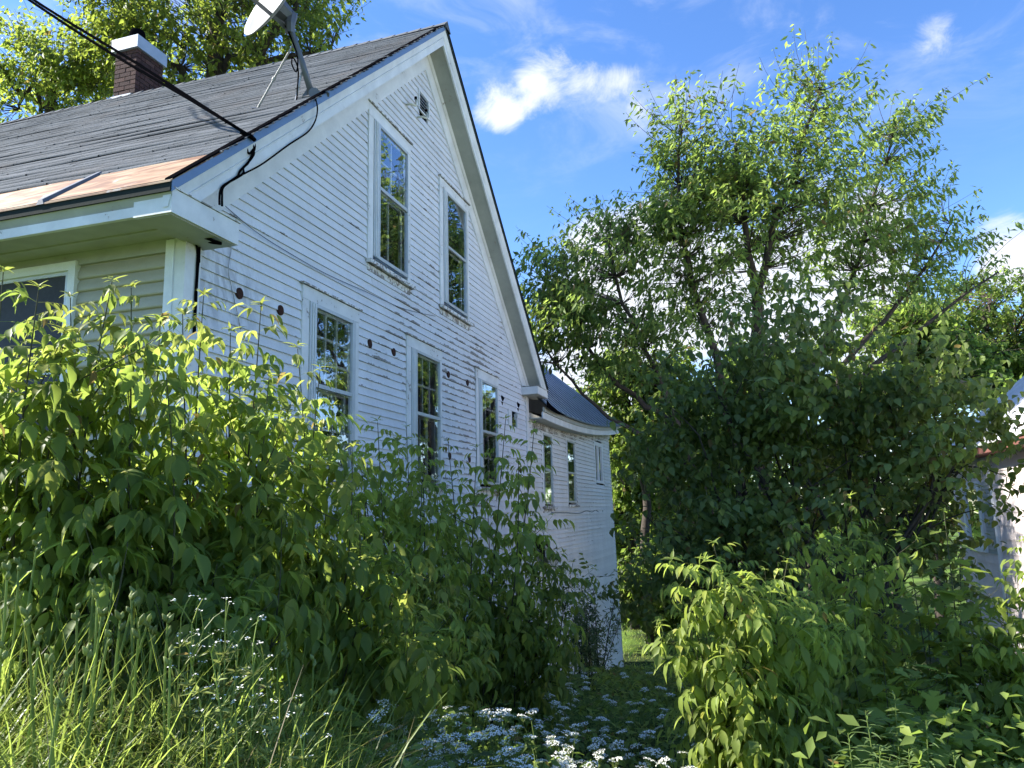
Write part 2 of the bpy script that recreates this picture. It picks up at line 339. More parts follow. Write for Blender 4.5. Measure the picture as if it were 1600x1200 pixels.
while True:
    z0 = ZB0 + nrow*EXPO; nrow += 1
    # the boards run behind the rake frieze and stop there
    half = (PK - (z0+EXPO*.5))/SLO - .36*HY/SLO
    if half < .12: break
    a, b = max(XL+.10, XC-half), min(XR-.08, XC+half)
    for s0, s1 in spans(z0, z0+EXPO, a, b, openings):
        L = s1-s0; cuts = [s0]
        if L > 3.2:
            k = rnd.choice([1, 1, 2]) if L > 5 else 1
            for i in range(k): cuts.append(s0 + L*(i+1)/(k+1) + rnd.uniform(-.8, .8))
        cuts.append(s1)
        for c0, c1 in zip(cuts[:-1], cuts[1:]):
            slope = EXPO*1.16/SLO
            clapboard(c0, c1-.0015, z0, EXPO, 4.0, wall, tilt=rnd.uniform(-.003, .003),
                      cut0=slope if c0 <= XC-half+1e-6 else 0, cut1=-slope if c1 >= XC+half-1e-6 else 0)
bx = MB().box(XL+.02, XR, 3.972, 4.05, 1.09, 1.236); part('water_table', bx, 'trim', house)
bx = MB().box(XL+.02, XR, 3.955, 3.99, 1.222, 1.248); part('drip_cap', bx, 'worn', house)
# basement storey: foundation near the street, clapboards where the ground falls away
bx = MB(); bx.box(XL+.03, 10.6, 4.03, 4.2, -1.6, 1.09); part('foundation', bx, 'found', house)
r = 0
while True:
    z0 = 1.09-(r+1)*EXPO; r += 1
    if z0 < -2.1: break
    for s0, s1 in spans(z0, z0+EXPO, 10.6, XR-.08, openings): clapboard(s0, s1, z0, EXPO-.001, 4.0, wall, tilt=rnd.uniform(-.004, .004))
part('foundation_corner', MB().box(10.48, 10.62, 3.965, 4.03, -2.0, 1.088), 'trim', house)
# broken basement window: frame, sill, boards
cw = part('basement_window', MB().box(11.93, 13.92, 4.0, 4.03, -1.32, -.66), 'dark', house)
part('frame', MB().box(11.93, 12.02, 3.962, 3.99, -1.3, -.66).box(13.8, 13.9, 3.962, 3.99, -1.36, -.66).box(12.02, 13.8, 3.966, 3.99, -.74, -.66), 'head', cw)
part('board', MB().prism([(12.03, 3.975, -.80), (13.2, 3.975, -.80), (13.3, 3.975, -1.03), (12.03, 3.975, -1.06)], (0, .02, 0)), 'worn', cw)
part('board', MB().prism([(13.0, 3.97, -1.12), (13.78, 3.97, -1.02), (13.78, 3.97, -1.26), (12.9, 3.97, -1.3)], (0, .02, 0)), 'worn', cw)
part('sill', MB().box(11.9, 13.95, 3.90, 4.0, -1.39, -1.32), 'worn', cw)
# corner boards
part('corner_board', MB().box(XL-.022, XL+.15, 3.962, 3.99, 1.236, 3.70).box(XL-.022, XL, 3.99, 4.115, 1.236, 3.70), 'trim', house)
part('corner_board', MB().box(XR-.14, XR+.022, 3.962, 4.2, -2.3, 3.72), 'trim', house)
# rake trim, both slopes
def rake(x_tip, d0, d1, y0, y1, y0b=None, inset=0.0):
    """board along the slope between offsets d0 and d1, front face y0 at top and y0b at bottom"""
    y0b = y0 if y0b is None else y0b
    sgn = 1 if x_tip < XC else -1; xt = x_tip + sgn*inset
    a = [(xt, y0, rz(xt, d0)), (xt, y0b, rz(xt, d1)), (xt, y1, rz(xt, d1)), (xt, y1, rz(xt, d0))]
    b = [(XC, y0, rz(XC, d0)), (XC, y0b, rz(XC, d1)), (XC, y1, rz(XC, d1)), (XC, y1, rz(XC, d0))]
    return MB().hexa(np.array(a), np.array(b))
for tip in (TIPL, TIPR):
    left = tip < XC
    part('roof_edge', rake(tip, -.010 if left else -.006, .003, YR-.012, YR+.06), 'black', house)
    part('drip_edge', rake(tip, .005, .068, YR-.004, YR+.01), 'bluedrip' if left else 'greydrip', house)
    part('crown_moulding', rake(tip, .062, .150, YR+.002, YR+.08, YR+.036, .012), 'trim', house)
    part('rake_bead', rake(tip, .148, .160, YR+.022, YR+.08, YR+.026, .045), 'trim', house)
    part('rake_fascia', rake(tip, .160, .236, YR+.032, YR+.055, None, .13), 'trim', house)
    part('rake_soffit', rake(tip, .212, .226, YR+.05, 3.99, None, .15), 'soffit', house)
    part('rake_frieze', rake(XL+.02 if left else XR-.02, .215, .472, 3.966, 4.02), 'trim', house)
    part('bed_moulding', rake(XL+.0 if left else XR-.0, .226, .262, 3.93, 3.968, 3.955), 'trim', house)
# cornice returns
def cornice_return(x0, x1, zb, zt):
    mb = MB(); mb.box(x0, x1, 3.672, 3.995, zb, zt)
    ret = part('cornice_return', mb, 'trim', house)
    part('return_cap', MB().prism([(x0+.002, 3.660, zt+.003), (x1+.012, 3.660, zt+.003), (x1+.012, 3.660, zt+.012), (x0+.002, 3.660, zt+.012)], (0, .335, .012)), 'worn', ret)
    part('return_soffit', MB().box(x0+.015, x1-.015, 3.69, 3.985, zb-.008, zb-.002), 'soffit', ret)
cornice_return(4.048, 4.765, 3.672, 3.845)
cornice_return(13.28, 13.98, 3.715, 3.85)
# front eave, running away to the left
EZ = rz(TIPL)
part('eave_drip_edge', MB().box(TIPL-.012, TIPL+.012, YR+.002, YB, EZ-.088, EZ-.004), 'greydrip', house)
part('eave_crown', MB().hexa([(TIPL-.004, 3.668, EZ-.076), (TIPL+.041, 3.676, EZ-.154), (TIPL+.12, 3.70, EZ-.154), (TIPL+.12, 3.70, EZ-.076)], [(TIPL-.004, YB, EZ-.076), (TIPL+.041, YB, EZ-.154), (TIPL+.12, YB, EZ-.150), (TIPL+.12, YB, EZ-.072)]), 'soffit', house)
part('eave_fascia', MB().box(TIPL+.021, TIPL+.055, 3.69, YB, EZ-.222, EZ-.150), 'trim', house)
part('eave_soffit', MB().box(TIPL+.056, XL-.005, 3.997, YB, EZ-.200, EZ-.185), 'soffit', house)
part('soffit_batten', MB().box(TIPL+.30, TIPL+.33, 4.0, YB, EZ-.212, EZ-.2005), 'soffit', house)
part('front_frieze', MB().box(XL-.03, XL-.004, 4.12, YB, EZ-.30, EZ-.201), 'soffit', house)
# vinyl siding on the street front
vwall = part('front_wall', MB().box(XL, XL+.05, 4.10, YB, -.2, 3.70), 'vinyl', house)
FW = (4.98, 6.20, 1.95, 3.63)                         # front window y0 y1 z0 z1
zv = 3.585; k = 0
while zv - .102 > .6:
    prof = lambda y: [(XL-.004, y, zv), (XL-.008, y, zv-.012), (XL-.022, y, zv-.042), (XL-.026, y, zv-.085), (XL-.024, y, zv-.100), (XL-.002, y, zv-.102)]
    for y0, y1 in ([(4.115, FW[0]+.02), (FW[1]-.02, 11.0), (11.0, YB)] if (zv > FW[2] and zv-.1 < FW[3]) else [(4.115, 7.4+.9*(k % 2)), (7.4+.9*(k % 2), YB)]):
        A, B = np.array(prof(y0)), np.array(prof(y1)); n = 6; mb = MB()
        mb.add(np.vstack([A, B]), [(i, i+n, i+n+1, i+1) for i in range(n-1)])
        part('vinyl_plank', mb, 'vinyl', vwall, True)
    zv -= .102; k += 1
part('vinyl_corner_trim', MB().box(XL-.034, XL-.023, 4.06, 4.135, .6, 3.69), 'sash', house)
part('front_foundation', MB().box(XL+.03, XL+.1, 4.1, YB, -1.5, .7), 'found', house)

# windows of the gable
def sheet(x0, x1, y, z0, z1, tilt=0.0): return MB().add([(x0, y, z0), (x1, y, z0), (x1, y+tilt, z1), (x0, y+tilt, z1)], [(0, 1, 2, 3)])
def sash_grid(x0, x1, z0, z1, y, cols, rows, parent, st=.045):
    part('sash', MB().box(x0, x0+st, y, y+.03, z0, z1).box(x1-st, x1, y, y+.03, z0, z1).box(x0+st, x1-st, y+.001, y+.029, z0, z0+st).box(x0+st, x1-st, y+.001, y+.029, z1-st, z1), 'sash', parent)
    for i in range(1, cols):
        x = x0+st+(x1-x0-2*st)*i/cols; part('muntin', MB().box(x-.016, x+.016, y+.004, y+.026, z0+st, z1-st), 'sash', parent)
    for j in range(1, rows):
        zz = z0+st+(z1-z0-2*st)*j/rows; part('muntin', MB().box(x0+st, x1-st, y+.006, y+.024, zz-.014, zz+.014), 'sash', parent)
def window(c0, c1, g0, g1, zs, zb, zm, zt, zh, upper, lower, worn=True, shade=0.0, tilt=0.0, yw=4.0, name='window', boardm='head'):
    wn = part(name, MB().box(c0+.02, c1-.02, yw+.115, yw+.13, zb-.02, zt+.02), 'dark', house)
    # casing and head
    part('casing', MB().box(c0, c0+.115, yw-.034, yw+.10, zs, zt+.01), boardm, wn)
    part('casing', MB().box(c1-.085, c1, yw-.034, yw+.10, zs, zt+.01), boardm, wn)
    part('head_casing', MB().box(c0-.004, c1+.004, yw-.037, yw+.1, zt+.012, zh-.02), boardm, wn)
    part('head_cap', MB().prism([(c0-.03, yw-.06, zh-.018), (c1+.03, yw-.06, zh-.018), (c1+.03, yw-.06, zh), (c0-.03, yw-.06, zh)], (0, .062, .01)), 'worn', wn)
    part('sill', MB().prism([(c0-.02, yw-.085, zs-.055), (c1+.06, yw-.085, zs-.055), (c1+.06, yw-.085, zs-.012), (c0-.02, yw-.085, zs-.012)], (0, .18, .03)), 'worn', wn)
    part('apron', MB().box(c0+.01, c1, yw-.028, yw, zs-.13, zs-.056), 'worn', wn)
    # aluminium storm window
    f0, f1 = c0+.117, c1-.087
    part('storm_frame', MB().box(f0, g0, yw-.045, yw-.012, zb-.04, zt+.01).box(g1, f1, yw-.045, yw-.012, zb-.04, zt+.01).box(g0, g1, yw-.043, yw-.014, zt-.025, zt+.009).box(g0, g1, yw-.043, yw-.014, zb-.04, zb).box(g0, g1, yw-.041, yw-.016, zm-.02, zm+.02), 'alu', wn)
    if g0-f0 > .09: part('storm_rib', MB().box(f0+.035, f0+.047, yw-.056, yw-.046, zb-.03, zt).box(f0+.075, f0+.085, yw-.054, yw-.046, zb-.03, zt), 'sash', wn)
    part('pane', sheet(g0, g1, yw-.028, zm+.02, zt-.025, tilt), 'glass', wn)
    part('pane', sheet(g0, g1, yw-.022, zb, zm-.02, tilt), 'glass', wn)
    i0, i1 = g0-.03, g1+.0
    if upper: sash_grid(i0, i1, zm-.03, zt-.01, yw-.008+tilt, upper[0], upper[1], wn)
    if lower: sash_grid(i0+.005, i1-.005, zb-.02, zm+.0, yw+.030+tilt, lower[0], lower[1], wn)
    if shade: part('curtain', MB().box(g0-.2, g1+.1, yw+.103, yw+.110, zt-(zt-zb)*shade, zt), 'curtain', wn)
    return wn
window(7.385, 8.50, 7.66, 8.395, 4.44, 4.545, 5.385, 6.165, 6.345, (2, 2), (2, 1))
window(9.47, 10.60, 9.745, 10.455, 4.44, 4.545, 5.36, 6.165, 6.33, None, (1, 1))
window(6.115, 7.20, 6.352, 7.05, 1.99, 2.07, 2.845, 3.635, 3.80, (3, 3), (3, 2))
window(8.40, 9.50, 8.685, 9.415, 1.99, 2.07, 2.845, 3.635, 3.80, (3, 2), (3, 1))
window(10.83, 11.90, 11.09, 11.83, 1.99, 2.07, 2.845, 3.635, 3.81, (3, 2), (3, 2))
wn = part('window', MB().box(12.60, 12.93, 3.995, 4.0, 3.09, 3.30), 'dark', house)
part('pane', MB().box(12.60, 12.915, 3.975, 3.980, 3.09, 3.30), 'glass', wn)
part('frame', MB().box(12.43, 12.60, 3.960, 3.99, 3.07, 3.33).box(12.915, 12.95, 3.96, 3.99, 3.07, 3.33), 'head', wn)
# attic vent with slats
av = part('attic_vent', MB().box(8.80, 9.10, 4.10, 4.12, 7.0, 7.25), 'dark', house)
part('frame', MB().box(8.775, 8.80, 3.965, 3.99, 6.975, 7.27).box(9.10, 9.125, 3.965, 3.99, 6.975, 7.27).box(8.80, 9.10, 3.967, 3.99, 7.248, 7.27).box(8.80, 9.10, 3.967, 3.99, 6.975, 6.998), 'trim', av)
for i in range(5):
    zz = 7.03+i*.046; part('slat', MB().prism([(8.80, 3.968, zz), (9.10, 3.968, zz), (9.10, 3.970, zz+.006), (8.80, 3.970, zz+.006)], (0, .022, .012)), 'trim', av)
for hx, hz in ((8.49, 6.88), (8.83, 6.88)):
    part('hook', MB().tube([(hx-.10, 3.98, hz-.055), (hx-.10, 3.90, hz-.06), (hx-.03, 3.88, hz-.05), (hx, 3.88, hz-.02), (hx, 3.885, hz+.06)], .013, 6), 'hook', house, True)
    part('hook_tip', MB().tube([(hx, 3.885, hz+.055), (hx, 3.885, hz+.09)], .02, 6), 'black', house)
# round insulation holes with rusty plugs, and two torn ones
for hx, hz in ((5.20, 3.44), (5.78, 3.44), (7.47, 3.475), (8.06, 3.495), (9.755, 3.505), (10.50, 3.505), (9.78, 2.375), (10.54, 2.375), (13.07, 2.33), (6.2+.6, 6.0-.0)):
    if hz > 5: continue
    a = np.linspace(0, 2*math.pi, 15)[:-1]; rr = .043*(1+.02*np.sin(2*a+hx*9))
    ring = [(hx+r_*math.cos(q_), 3.9715, hz+r_*1.12*math.sin(q_)) for r_, q_ in zip(rr, a)]
    part('wall_plug', MB().prism(ring, (0, .04, 0)), 'rustplug', house)
for hx, hz in ((12.16, 3.47), (13.06, 3.47)):
    part('torn_hole', MB().prism([(hx-.07, 3.976, hz+.075), (hx+.10, 3.976, hz+.045), (hx+.02, 3.976, hz-.02), (hx-.02, 3.976, hz-.095)], (0, .03, 0)), 'black', house)
# street front window
fwn = part('front_window', MB().box(XL+.0, XL+.02, FW[0], FW[1], FW[2], FW[3]), 'dark', house)
y0, y1, z0, z1 = FW
part('frame', MB().box(XL-.055, XL-.002, y0, y0+.07, z0, z1).box(XL-.055, XL-.002, y1-.07, y1, z0, z1).box(XL-.053, XL-.002, y0+.07, y1-.07, z1-.07, z1).box(XL-.053, XL-.002, y0+.07, y1-.07, z0, z0+.07), 'sash', fwn)
part('sash', MB().box(XL-.032, XL-.004, y0+.071, y0+.115, z0+.07, z1-.07).box(XL-.032, XL-.004, y1-.115, y1-.071, z0+.07, z1-.07).box(XL-.030, XL-.006, y0+.115, y1-.115, z1-.10, z1-.07).box(XL-.030, XL-.006, y0+.115, y1-.115, 2.74, 2.79), 'alu', fwn)
part('screen', MB().box(XL-.018, XL-.014, y0+.115, y1-.115, z0+.07, z1-.10), 'screen', fwn)
part('curtain', MB().box(XL-.010, XL-.006, y0+.115, y1-.115, z0+.07, z1-.10), 'curtain', fwn)

# roof: deck, courses of shingles, rusty eave strip, ridge caps
part('roof', MB().hexa([(TIPL, YR+.02, EZ-.045), (XC, YR+.02, PK-.045), (XC, YR+.02, PK-.09), (TIPL, YR+.02, EZ-.075)], [(TIPL, YB, EZ-.045), (XC, YB, PK-.045), (XC, YB, PK-.09), (TIPL, YB, EZ-.075)]), 'dark', house)
part('back_roof', MB().hexa([(TIPR, YR, rz(TIPR, 0)), (XC, YR, PK), (XC, YR, PK-.06), (TIPR, YR, rz(TIPR, .05))], [(TIPR, YB, rz(TIPR, 0)), (XC, YB, PK), (XC, YB, PK-.06), (TIPR, YB, rz(TIPR, .05))]), 'shingle', house)
XS0 = 4.485
def shingles():
    V, F, n = [], [], 0; rows = 50; step = (XC-XS0)/rows; yy = YR-.03
    for r in range(rows):
        x0 = XS0+r*step; x1 = x0+step*1.35 if r < rows-1 else XC+.03
        y = YR-.032 + rnd.uniform(-.012, .0); ph = rnd.uniform(0, 9); rowlift = rnd.choice([.003, .004, .005, .006, .006, .009])
        rowsh = rnd.uniform(-.012, .012)
        while y < YB:
            wd = rnd.choice([.30, .33, .30, .16, .24]); y2 = min(y+wd, YB)
            for (ya, yb) in ((y, y2),):
                def sag(yq): return .010*math.sin(yq*.9+ph*.3)+.006*math.sin(yq*2.3+ph) - .035*math.sin((yq-YR)/5.3*math.pi)*(x0-XS0)/(XC-XS0)*(1 if yq < 9 else 0)
                xa = x0 + rowsh + rnd.uniform(-.008, .008); l = rowlift + rnd.uniform(0, .005)
                for yq in (ya, yb-.002):
                    zb = PK-SLO*(XC-xa)+sag(yq); zt = PK-SLO*(XC-x1)+sag(yq)
                    V += [(xa, yq, zb-.004), (xa-.004, yq, zb+l+.004), (x1, yq, zt+.001)]
                F += [(n, n+3, n+4, n+1), (n+1, n+4, n+5, n+2)]; n += 6
            y = y2
    big_mesh('shingle_courses', np.array(V), F, 'shingle', house, False, kind='stuff')
shingles()
strip = MB()
for a, b in ((YR-.006, 4.78), (4.84, 6.9), (6.96, 9.2), (9.26, 11.4), (11.46, YB)):
    strip.hexa([(TIPL-.02, a, EZ-.016), (XS0+.05, a, rz(XS0+.05)+.0), (XS0+.05, a, rz(XS0+.05)-.02), (TIPL-.02, a, EZ-.028)], [(TIPL-.02, b, EZ-.016), (XS0+.05, b, rz(XS0+.05)), (XS0+.05, b, rz(XS0+.05)-.02), (TIPL-.02, b, EZ-.028)])
es = part('eave_strip', strip, 'rust', house)
for yq in (4.81, 6.93, 9.23, 11.43):
    part('seam', MB().hexa([(TIPL-.022, yq-.035, EZ-.026), (TIPL-.022, yq+.035, EZ-.026), (TIPL-.022, yq+.02, EZ+.012), (TIPL-.022, yq-.02, EZ+.012)], [(XS0+.02, yq-.035, rz(XS0+.02)-.012), (XS0+.02, yq+.035, rz(XS0+.02)-.012), (XS0+.02, yq+.02, rz(XS0+.02)+.024), (XS0+.02, yq-.02, rz(XS0+.02)+.024)]), 'greymetal', es)
rc = MB(); y = YR-.03
while y < YB:
    sg = -.035*math.sin((y-YR)/5.3*math.pi) if y < 9 else 0
    l = rnd.uniform(.008, .016)
    rc.add([(XC-.12, y, PK-.09+sg), (XC, y, PK+.02+sg+l), (XC+.12, y, PK-.09+sg), (XC-.12, y+.26, PK-.095+sg), (XC, y+.26, PK+.012+sg), (XC+.12, y+.26, PK-.095+sg)], [(0, 1, 4, 3), (1, 2, 5, 4), (0, 2, 1)]); y += .2
part('ridge_cap', rc, 'shingle', house)
# chimney
CX0, CX1, CY0, CY1, CZ1 = 9.0, 9.575, 9.01, 9.435, 9.10
ch = part('chimney', MB().box(CX0+.012, CX1-.012, CY0+.012, CY1-.012, 7.4, CZ1-.005), 'mortar', house)
bh = .0775; zc = 7.72; k = 0
def brick(x0, x1, y0, y1, z):
    j = rnd.uniform(-.003, .003); part('brick', MB().box(x0, x1, y0, y1, z, z+bh-.012), 'brick', ch)
while zc < CZ1-.03:
    yy = [CY0, CY0+.212, CY1] if k % 2 else [CY0, CY0+.105, CY0+.32, CY1]
    for a, b in zip(yy[:-1], yy[1:]):
        o = rnd.uniform(-.003, .003); brick(CX0+o, CX0+.09, a+(.0 if a == CY0 else .006), b-(.0 if b == CY1 else .006), zc); 
    xx = [CX0+.0915, CX0+.30, CX0+.49, CX1] if k % 2 else [CX0+.0915, CX0+.19, CX0+.39, CX1]
    for a, b in zip(xx[:-1], xx[1:]):
        o = rnd.uniform(-.003, .003); brick(a+.006, b-(0 if b == CX1 else .006), CY0+o, CY0+.09, zc)
    part('brick', MB().box(CX0+.0915, CX1, CY1-.09, CY1, zc, zc+bh-.012), 'brick', ch)
    zc += bh; k += 1
part('flashing', MB().box(CX0-.03, CX0-.005, CY0+.05, CY1+.02, 8.27, 8.318), 'cap', ch)
part('cap', MB().box(CX0-.045, CX1+.03, CY0-.045, CY1+.055, 9.105, 9.318), 'cap', ch)
part('flue', MB().tube([(9.22, 9.24, 9.30), (9.22, 9.24, 9.52), (9.22, 9.24, 9.58), (9.22, 9.24, 9.62)], [.125, .125, .11, .03], 14), 'black', ch, True)
# cables fixed to the house
def cable(name, pts, r, parent, n=40):
    pts = np.array(pts, float); tt = np.linspace(0, len(pts)-1, n); out = []
    for q_ in tt:                                      # Catmull-Rom
        i = min(int(q_), len(pts)-2); f = q_-i; p0 = pts[max(i-1, 0)]; p1 = pts[i]; p2 = pts[i+1]; p3 = pts[min(i+2, len(pts)-1)]
        out.append(.5*((2*p1)+(-p0+p2)*f+(2*p0-5*p1+4*p2-p3)*f*f+(-p0+3*p1-3*p2+p3)*f**3))
    mb = MB().tube(out, r, 6); return part(name, mb, 'black', parent, True) if parent else mb
yk = YR-.03
def onp(L, y): return [tuple(onY(u, v, y)) for u, v in L]
svc = thing('service_cable', tuple(onY(392, 214, yk)), 'black twisted service cables strung across the grey roof down to the gable corner', 'cable')
p1 = onY(393, 214, yk); 
for off in (0, 1):
    far_ = at(-330-6*off, -274+14*off, 10.5); n = 26; pl = []
    for i in range(n):
        f = i/(n-1); p_ = p1*(1-f)+far_*f; p_ = p_ + np.array([0, 0, -.10*math.sin(f*math.pi)]); 
        wob = .012*min(1, f*14)*min(1, f*4+.3); an = f*16+off*2.1; p_ = p_+np.array([0, math.cos(an), math.sin(an)])*wob; pl.append(p_)
    part('strand', MB().tube(pl, .0145, 6), 'black', svc, True)
part('clamp', MB().tube([at(376, 206, (p1-CAM)@fw-.02), p1, onY(398, 219, yk)], .018, 6), 'black', svc)
for L in ([(393, 214), (386, 228), (389, 240), (396, 232), (393, 222), (397, 240), (384, 258), (376, 266), (372, 275)], [(396, 218), (398, 232), (388, 254), (380, 262), (379, 272), (352, 288), (345, 296), (343, 306), (343, 320)], [(372, 275), (356, 286), (348, 294), (347, 308), (347, 322)]):
    cable('drop_wire', onp(L, YR+.018), .009, svc)
cable('drop_wire', [tuple(onY(u, v, yq)) for u, v, yq in ((299, 362, 3.88), (310, 376, 3.96), (311, 395, 3.955), (309, 420, 3.953), (307, 450, 3.953), (304, 520, 3.953))], .011, svc)
cable('drop_wire', [tuple(onY(u, v, yq)) for u, v, yq in ((290, 360, 3.9), (300, 372, 3.93), (308, 388, 3.955), (308, 420, 3.95), (305, 470, 3.95), (303, 520, 3.95))], .009, svc)
cable('drop_wire', [tuple(onY(u, v, yq)) for u, v, yq in ((346, 381, 3.72), (330, 379, 3.8), (318, 376, 3.9), (312, 384, 3.955), (311, 410, 3.955))], .010, svc)
cable('drop_wire', [tuple(onY(u, v, yq)) for u, v, yq in ((289, 359, 3.93), (320, 371, 3.8), (345, 380, 3.66))], .013, svc)
phw = thing('phone_wire', tuple(onY(360, 380, 3.97)), 'thin grey wire hanging down the clapboards beside the front corner', 'wire')
mb = cable('', onp([(360, 378), (361, 392), (358, 408), (357, 425), (361, 445), (366, 468), (371, 490), (376, 515)], 3.968), .004, None); part('wire', mb, 'galv', phw, True)
gw = thing('sagging_wire', tuple(onY(365, 336, 3.96)), 'long thin wire sagging across the gable clapboards under the upper window', 'wire')
mb = cable('', onp([(352, 322), (400, 362), (450, 394), (510, 428), (570, 455), (630, 482), (680, 494)], 3.966), .0035, None); part('wire', mb, 'greymetal', gw, True)

# ------------------------------------------------------------------ satellite dish
df = (np.array([5.93, 3.84, 5.58])-CAM)@fw
foot = at(487, 148, df); top = at(453, 42, df-.02)
sd = thing('satellite_dish', tuple(foot), 'white satellite dish on a grey braced mast at the roof edge', 'satellite dish')
nd = nrm(-.60*RT+.42*UP-.62*fw)                        # dish looks up, left and back over the street
cdish = at(422, 1, df-.1)
a1 = nrm(np.cross(nd, np.array([0, 0, 1.0]))); a2 = np.cross(nd, a1); a2 = a2 if a2[2] > 0 else -a2
rings, V, F = 7, [], []
segs = 40
for side in (0, 1):
    for i in range(rings+1):
        rr = i/rings
        for j in range(segs):
            th = 2*math.pi*j/segs
            V.append(cdish + a1*.385*rr*math.cos(th) + a2*.40*rr*math.sin(th) + nd*(.075*rr*rr-.075) - nd*(.012*side))
o_ = (rings+1)*segs
for i in range(rings):
    for j in range(segs):
        k = (j+1) % segs; F.append((i*segs+j, i*segs+k, (i+1)*segs+k, (i+1)*segs+j)); F.append((o_+i*segs+j, o_+(i+1)*segs+j, o_+(i+1)*segs+k, o_+i*segs+k))
for j in range(segs): k = (j+1) % segs; F.append((rings*segs+j, rings*segs+k, o_+rings*segs+k, o_+rings*segs+j))
part('reflector', MB().add(V, F), 'dish', sd, True)
part('mast', MB().tube([foot, foot*.55+top*.45+UP*.02, top*.9+foot*.1, top], .030, 10), 'greymetal', sd, True)
hub = at(456, 28, df+.03)
part('bracket', MB().tube([top-UP*.06, top+UP*.03, hub+UP*.03], [.045, .05, .055], 8), 'greymetal', sd)
part('back_plate', MB().tube([hub, hub-RT*.02, cdish-nd*.09], [.06, .075, .10], 8), 'greymetal', sd)
armend = at(376, -18, df-.42)
part('feed_arm', MB().tube([at(445, 42, df-.0), at(437, 34, df-.07), armend], .026, 4), 'greymetal', sd)
part('feed_horn', MB().tube([armend, armend+nrm(cdish-armend)*.10], [.035, .05], 10), 'greymetal', sd)
for (u, v, q_) in ((402, 170, .78), (461, 160, .40)):
    fx = at(u, v, df+(.1 if u < 420 else -.02)); tp = foot*(1-q_)+top*q_
    b = part('brace', MB().tube([fx, tp], .010, 6), 'galv', sd)
    mid_ = fx*.55+tp*.45; part('clamp', MB().tube([mid_-(tp-fx)*.02, mid_+(tp-fx)*.02], .018, 6), 'galv', b)
    part('foot_plate', MB().tube([fx-RT*.05, fx+RT*.05], [.014, .014], 5), 'greymetal', b)
part('mount_plate', MB().prism([foot-RT*.10-UP*.05+fw*.02, foot+RT*.01-UP*.06-fw*.03, foot+RT*.17-UP*.02, foot+RT*.06+UP*.02+fw*.06, foot-RT*.03+UP*.07+fw*.04], (-.02, -.01, .03)), 'greymetal', sd)
part('pivot', MB().tube([foot+RT*.035-fw*.05, foot+RT*.035+fw*.05], .052, 14), 'greymetal', sd)
cable('cable_loop', [at(446, 40, df-.05), at(455, 60, df-.05), at(465, 90, df-.05), at(463, 112, df-.05), at(456, 100, df-.05), at(458, 90, df-.05), at(466, 110, df-.05), at(464, 150, df-.05), at(466, 157, df-.05), at(490, 155, df-.08), onY(494, 158, YR-.03), onY(496, 172, YR-.02), onY(492, 190, YR), onY(480, 207, YR+.015), onY(450, 227, YR+.02), onY(410, 256, YR+.02), onY(380, 272, YR+.02)], .007, sd, 90)

# ------------------------------------------------------------------ rear wing
wing = thing('house_wing', (18.0, 7.0, -2.0), 'white clapboard rear wing with bowed eave and blue grey metal roof behind the gable', 'house wing')
WX0, WX1 = XR+.03, 21.75
lean = lambda x, zz: -.024*(3.77-zz)*min(1, max(0, (x-13.5)/6)) if zz < 3.77 else 0.0
def ez(x): return 3.52+.0088*(x-14.7)**2
def house_swap(o):
    w_ = parent_world(wing); o.parent = wing; return o
wb = MB(); wb.prism([(WX0, 4.14, -3.2), (WX1-.05, 4.14, -3.2), (WX1-.05, 4.14, 3.9), (WX0, 4.14, 3.5)], (0, 7.5, 0))
wwall = part('wall', wb, 'dark', wing)
wops = [(14.52, 15.38, 1.68, 3.20), (16.52, 17.46, 1.72, 3.24), (19.62, 20.80, 2.30, 3.38)]
r = 0
while True:
    z0 = ZB0-47*EXPO+r*EXPO; r += 1
    if z0 > 3.75: break
    for s0, s1 in spans(z0, z0+EXPO, WX0, WX1-.02, wops):
        # the eave bows, so the upper courses stop under it
        if z0 > 3.42:
            xs_ = np.linspace(s0, s1, 60); ok = [x for x in xs_ if ez(x)-.10 > z0]
            if len(ok) < 3: continue
            s0 = max(s0, min(x for x in ok if x > 16) if any(x > 16 for x in ok) else s1)
            if s1-s0 < .2: continue
        cuts = [s0] + ([s0+(s1-s0)*rnd.uniform(.3, .7)] if s1-s0 > 4 else []) + [s1]
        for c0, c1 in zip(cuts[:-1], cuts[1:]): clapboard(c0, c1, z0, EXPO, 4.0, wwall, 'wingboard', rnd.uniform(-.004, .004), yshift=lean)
N = 26; xq = np.linspace(WX0+.0, WX1+.25, N)
def strip_along(y0, d0, d1, y1, mat, name):
    V = []; F = []
    for x in xq:
        for (yy, dd) in ((y0, d0), (y0+.001, d1), (y1, d1), (y1, d0)): V.append((x, yy, ez(x)-dd))
    for i in range(N-1):
        for j in range(4): F.append((i*4+j, i*4+(j+1) % 4, (i+1)*4+(j+1) % 4, (i+1)*4+j))
    F += [(0, 1, 2, 3), ((N-1)*4+3, (N-1)*4+2, (N-1)*4+1, (N-1)*4)]
    part(name, MB().add(V, F), mat, wing)
strip_along(3.66, .015, .10, 3.70, 'soffit', 'eave_crown')
strip_along(3.69, .10, .22, 3.72, 'trim', 'eave_fascia')
strip_along(3.715, .205, .225, 3.99, 'soffit', 'eave_soffit')
strip_along(3.965, .225, .36, 3.99, 'worn', 'eave_frieze')
V, F = [], []; XWr, ny_ = WX1+.3, 9
RY = 7.9
xr = np.linspace(WX0-.02, XWr, 40)
for i, x in enumerate(xr):
    for (f, ) in ((0.0,), (1.0,)):
        for side in (0, 1):
            ee = ez(max(x, WX0-.2)); V.append((x, 3.60+(RY-3.60)*f, ee+.01+(RY-3.60)*.84*f - side*.03 - (ee-3.95)*f))
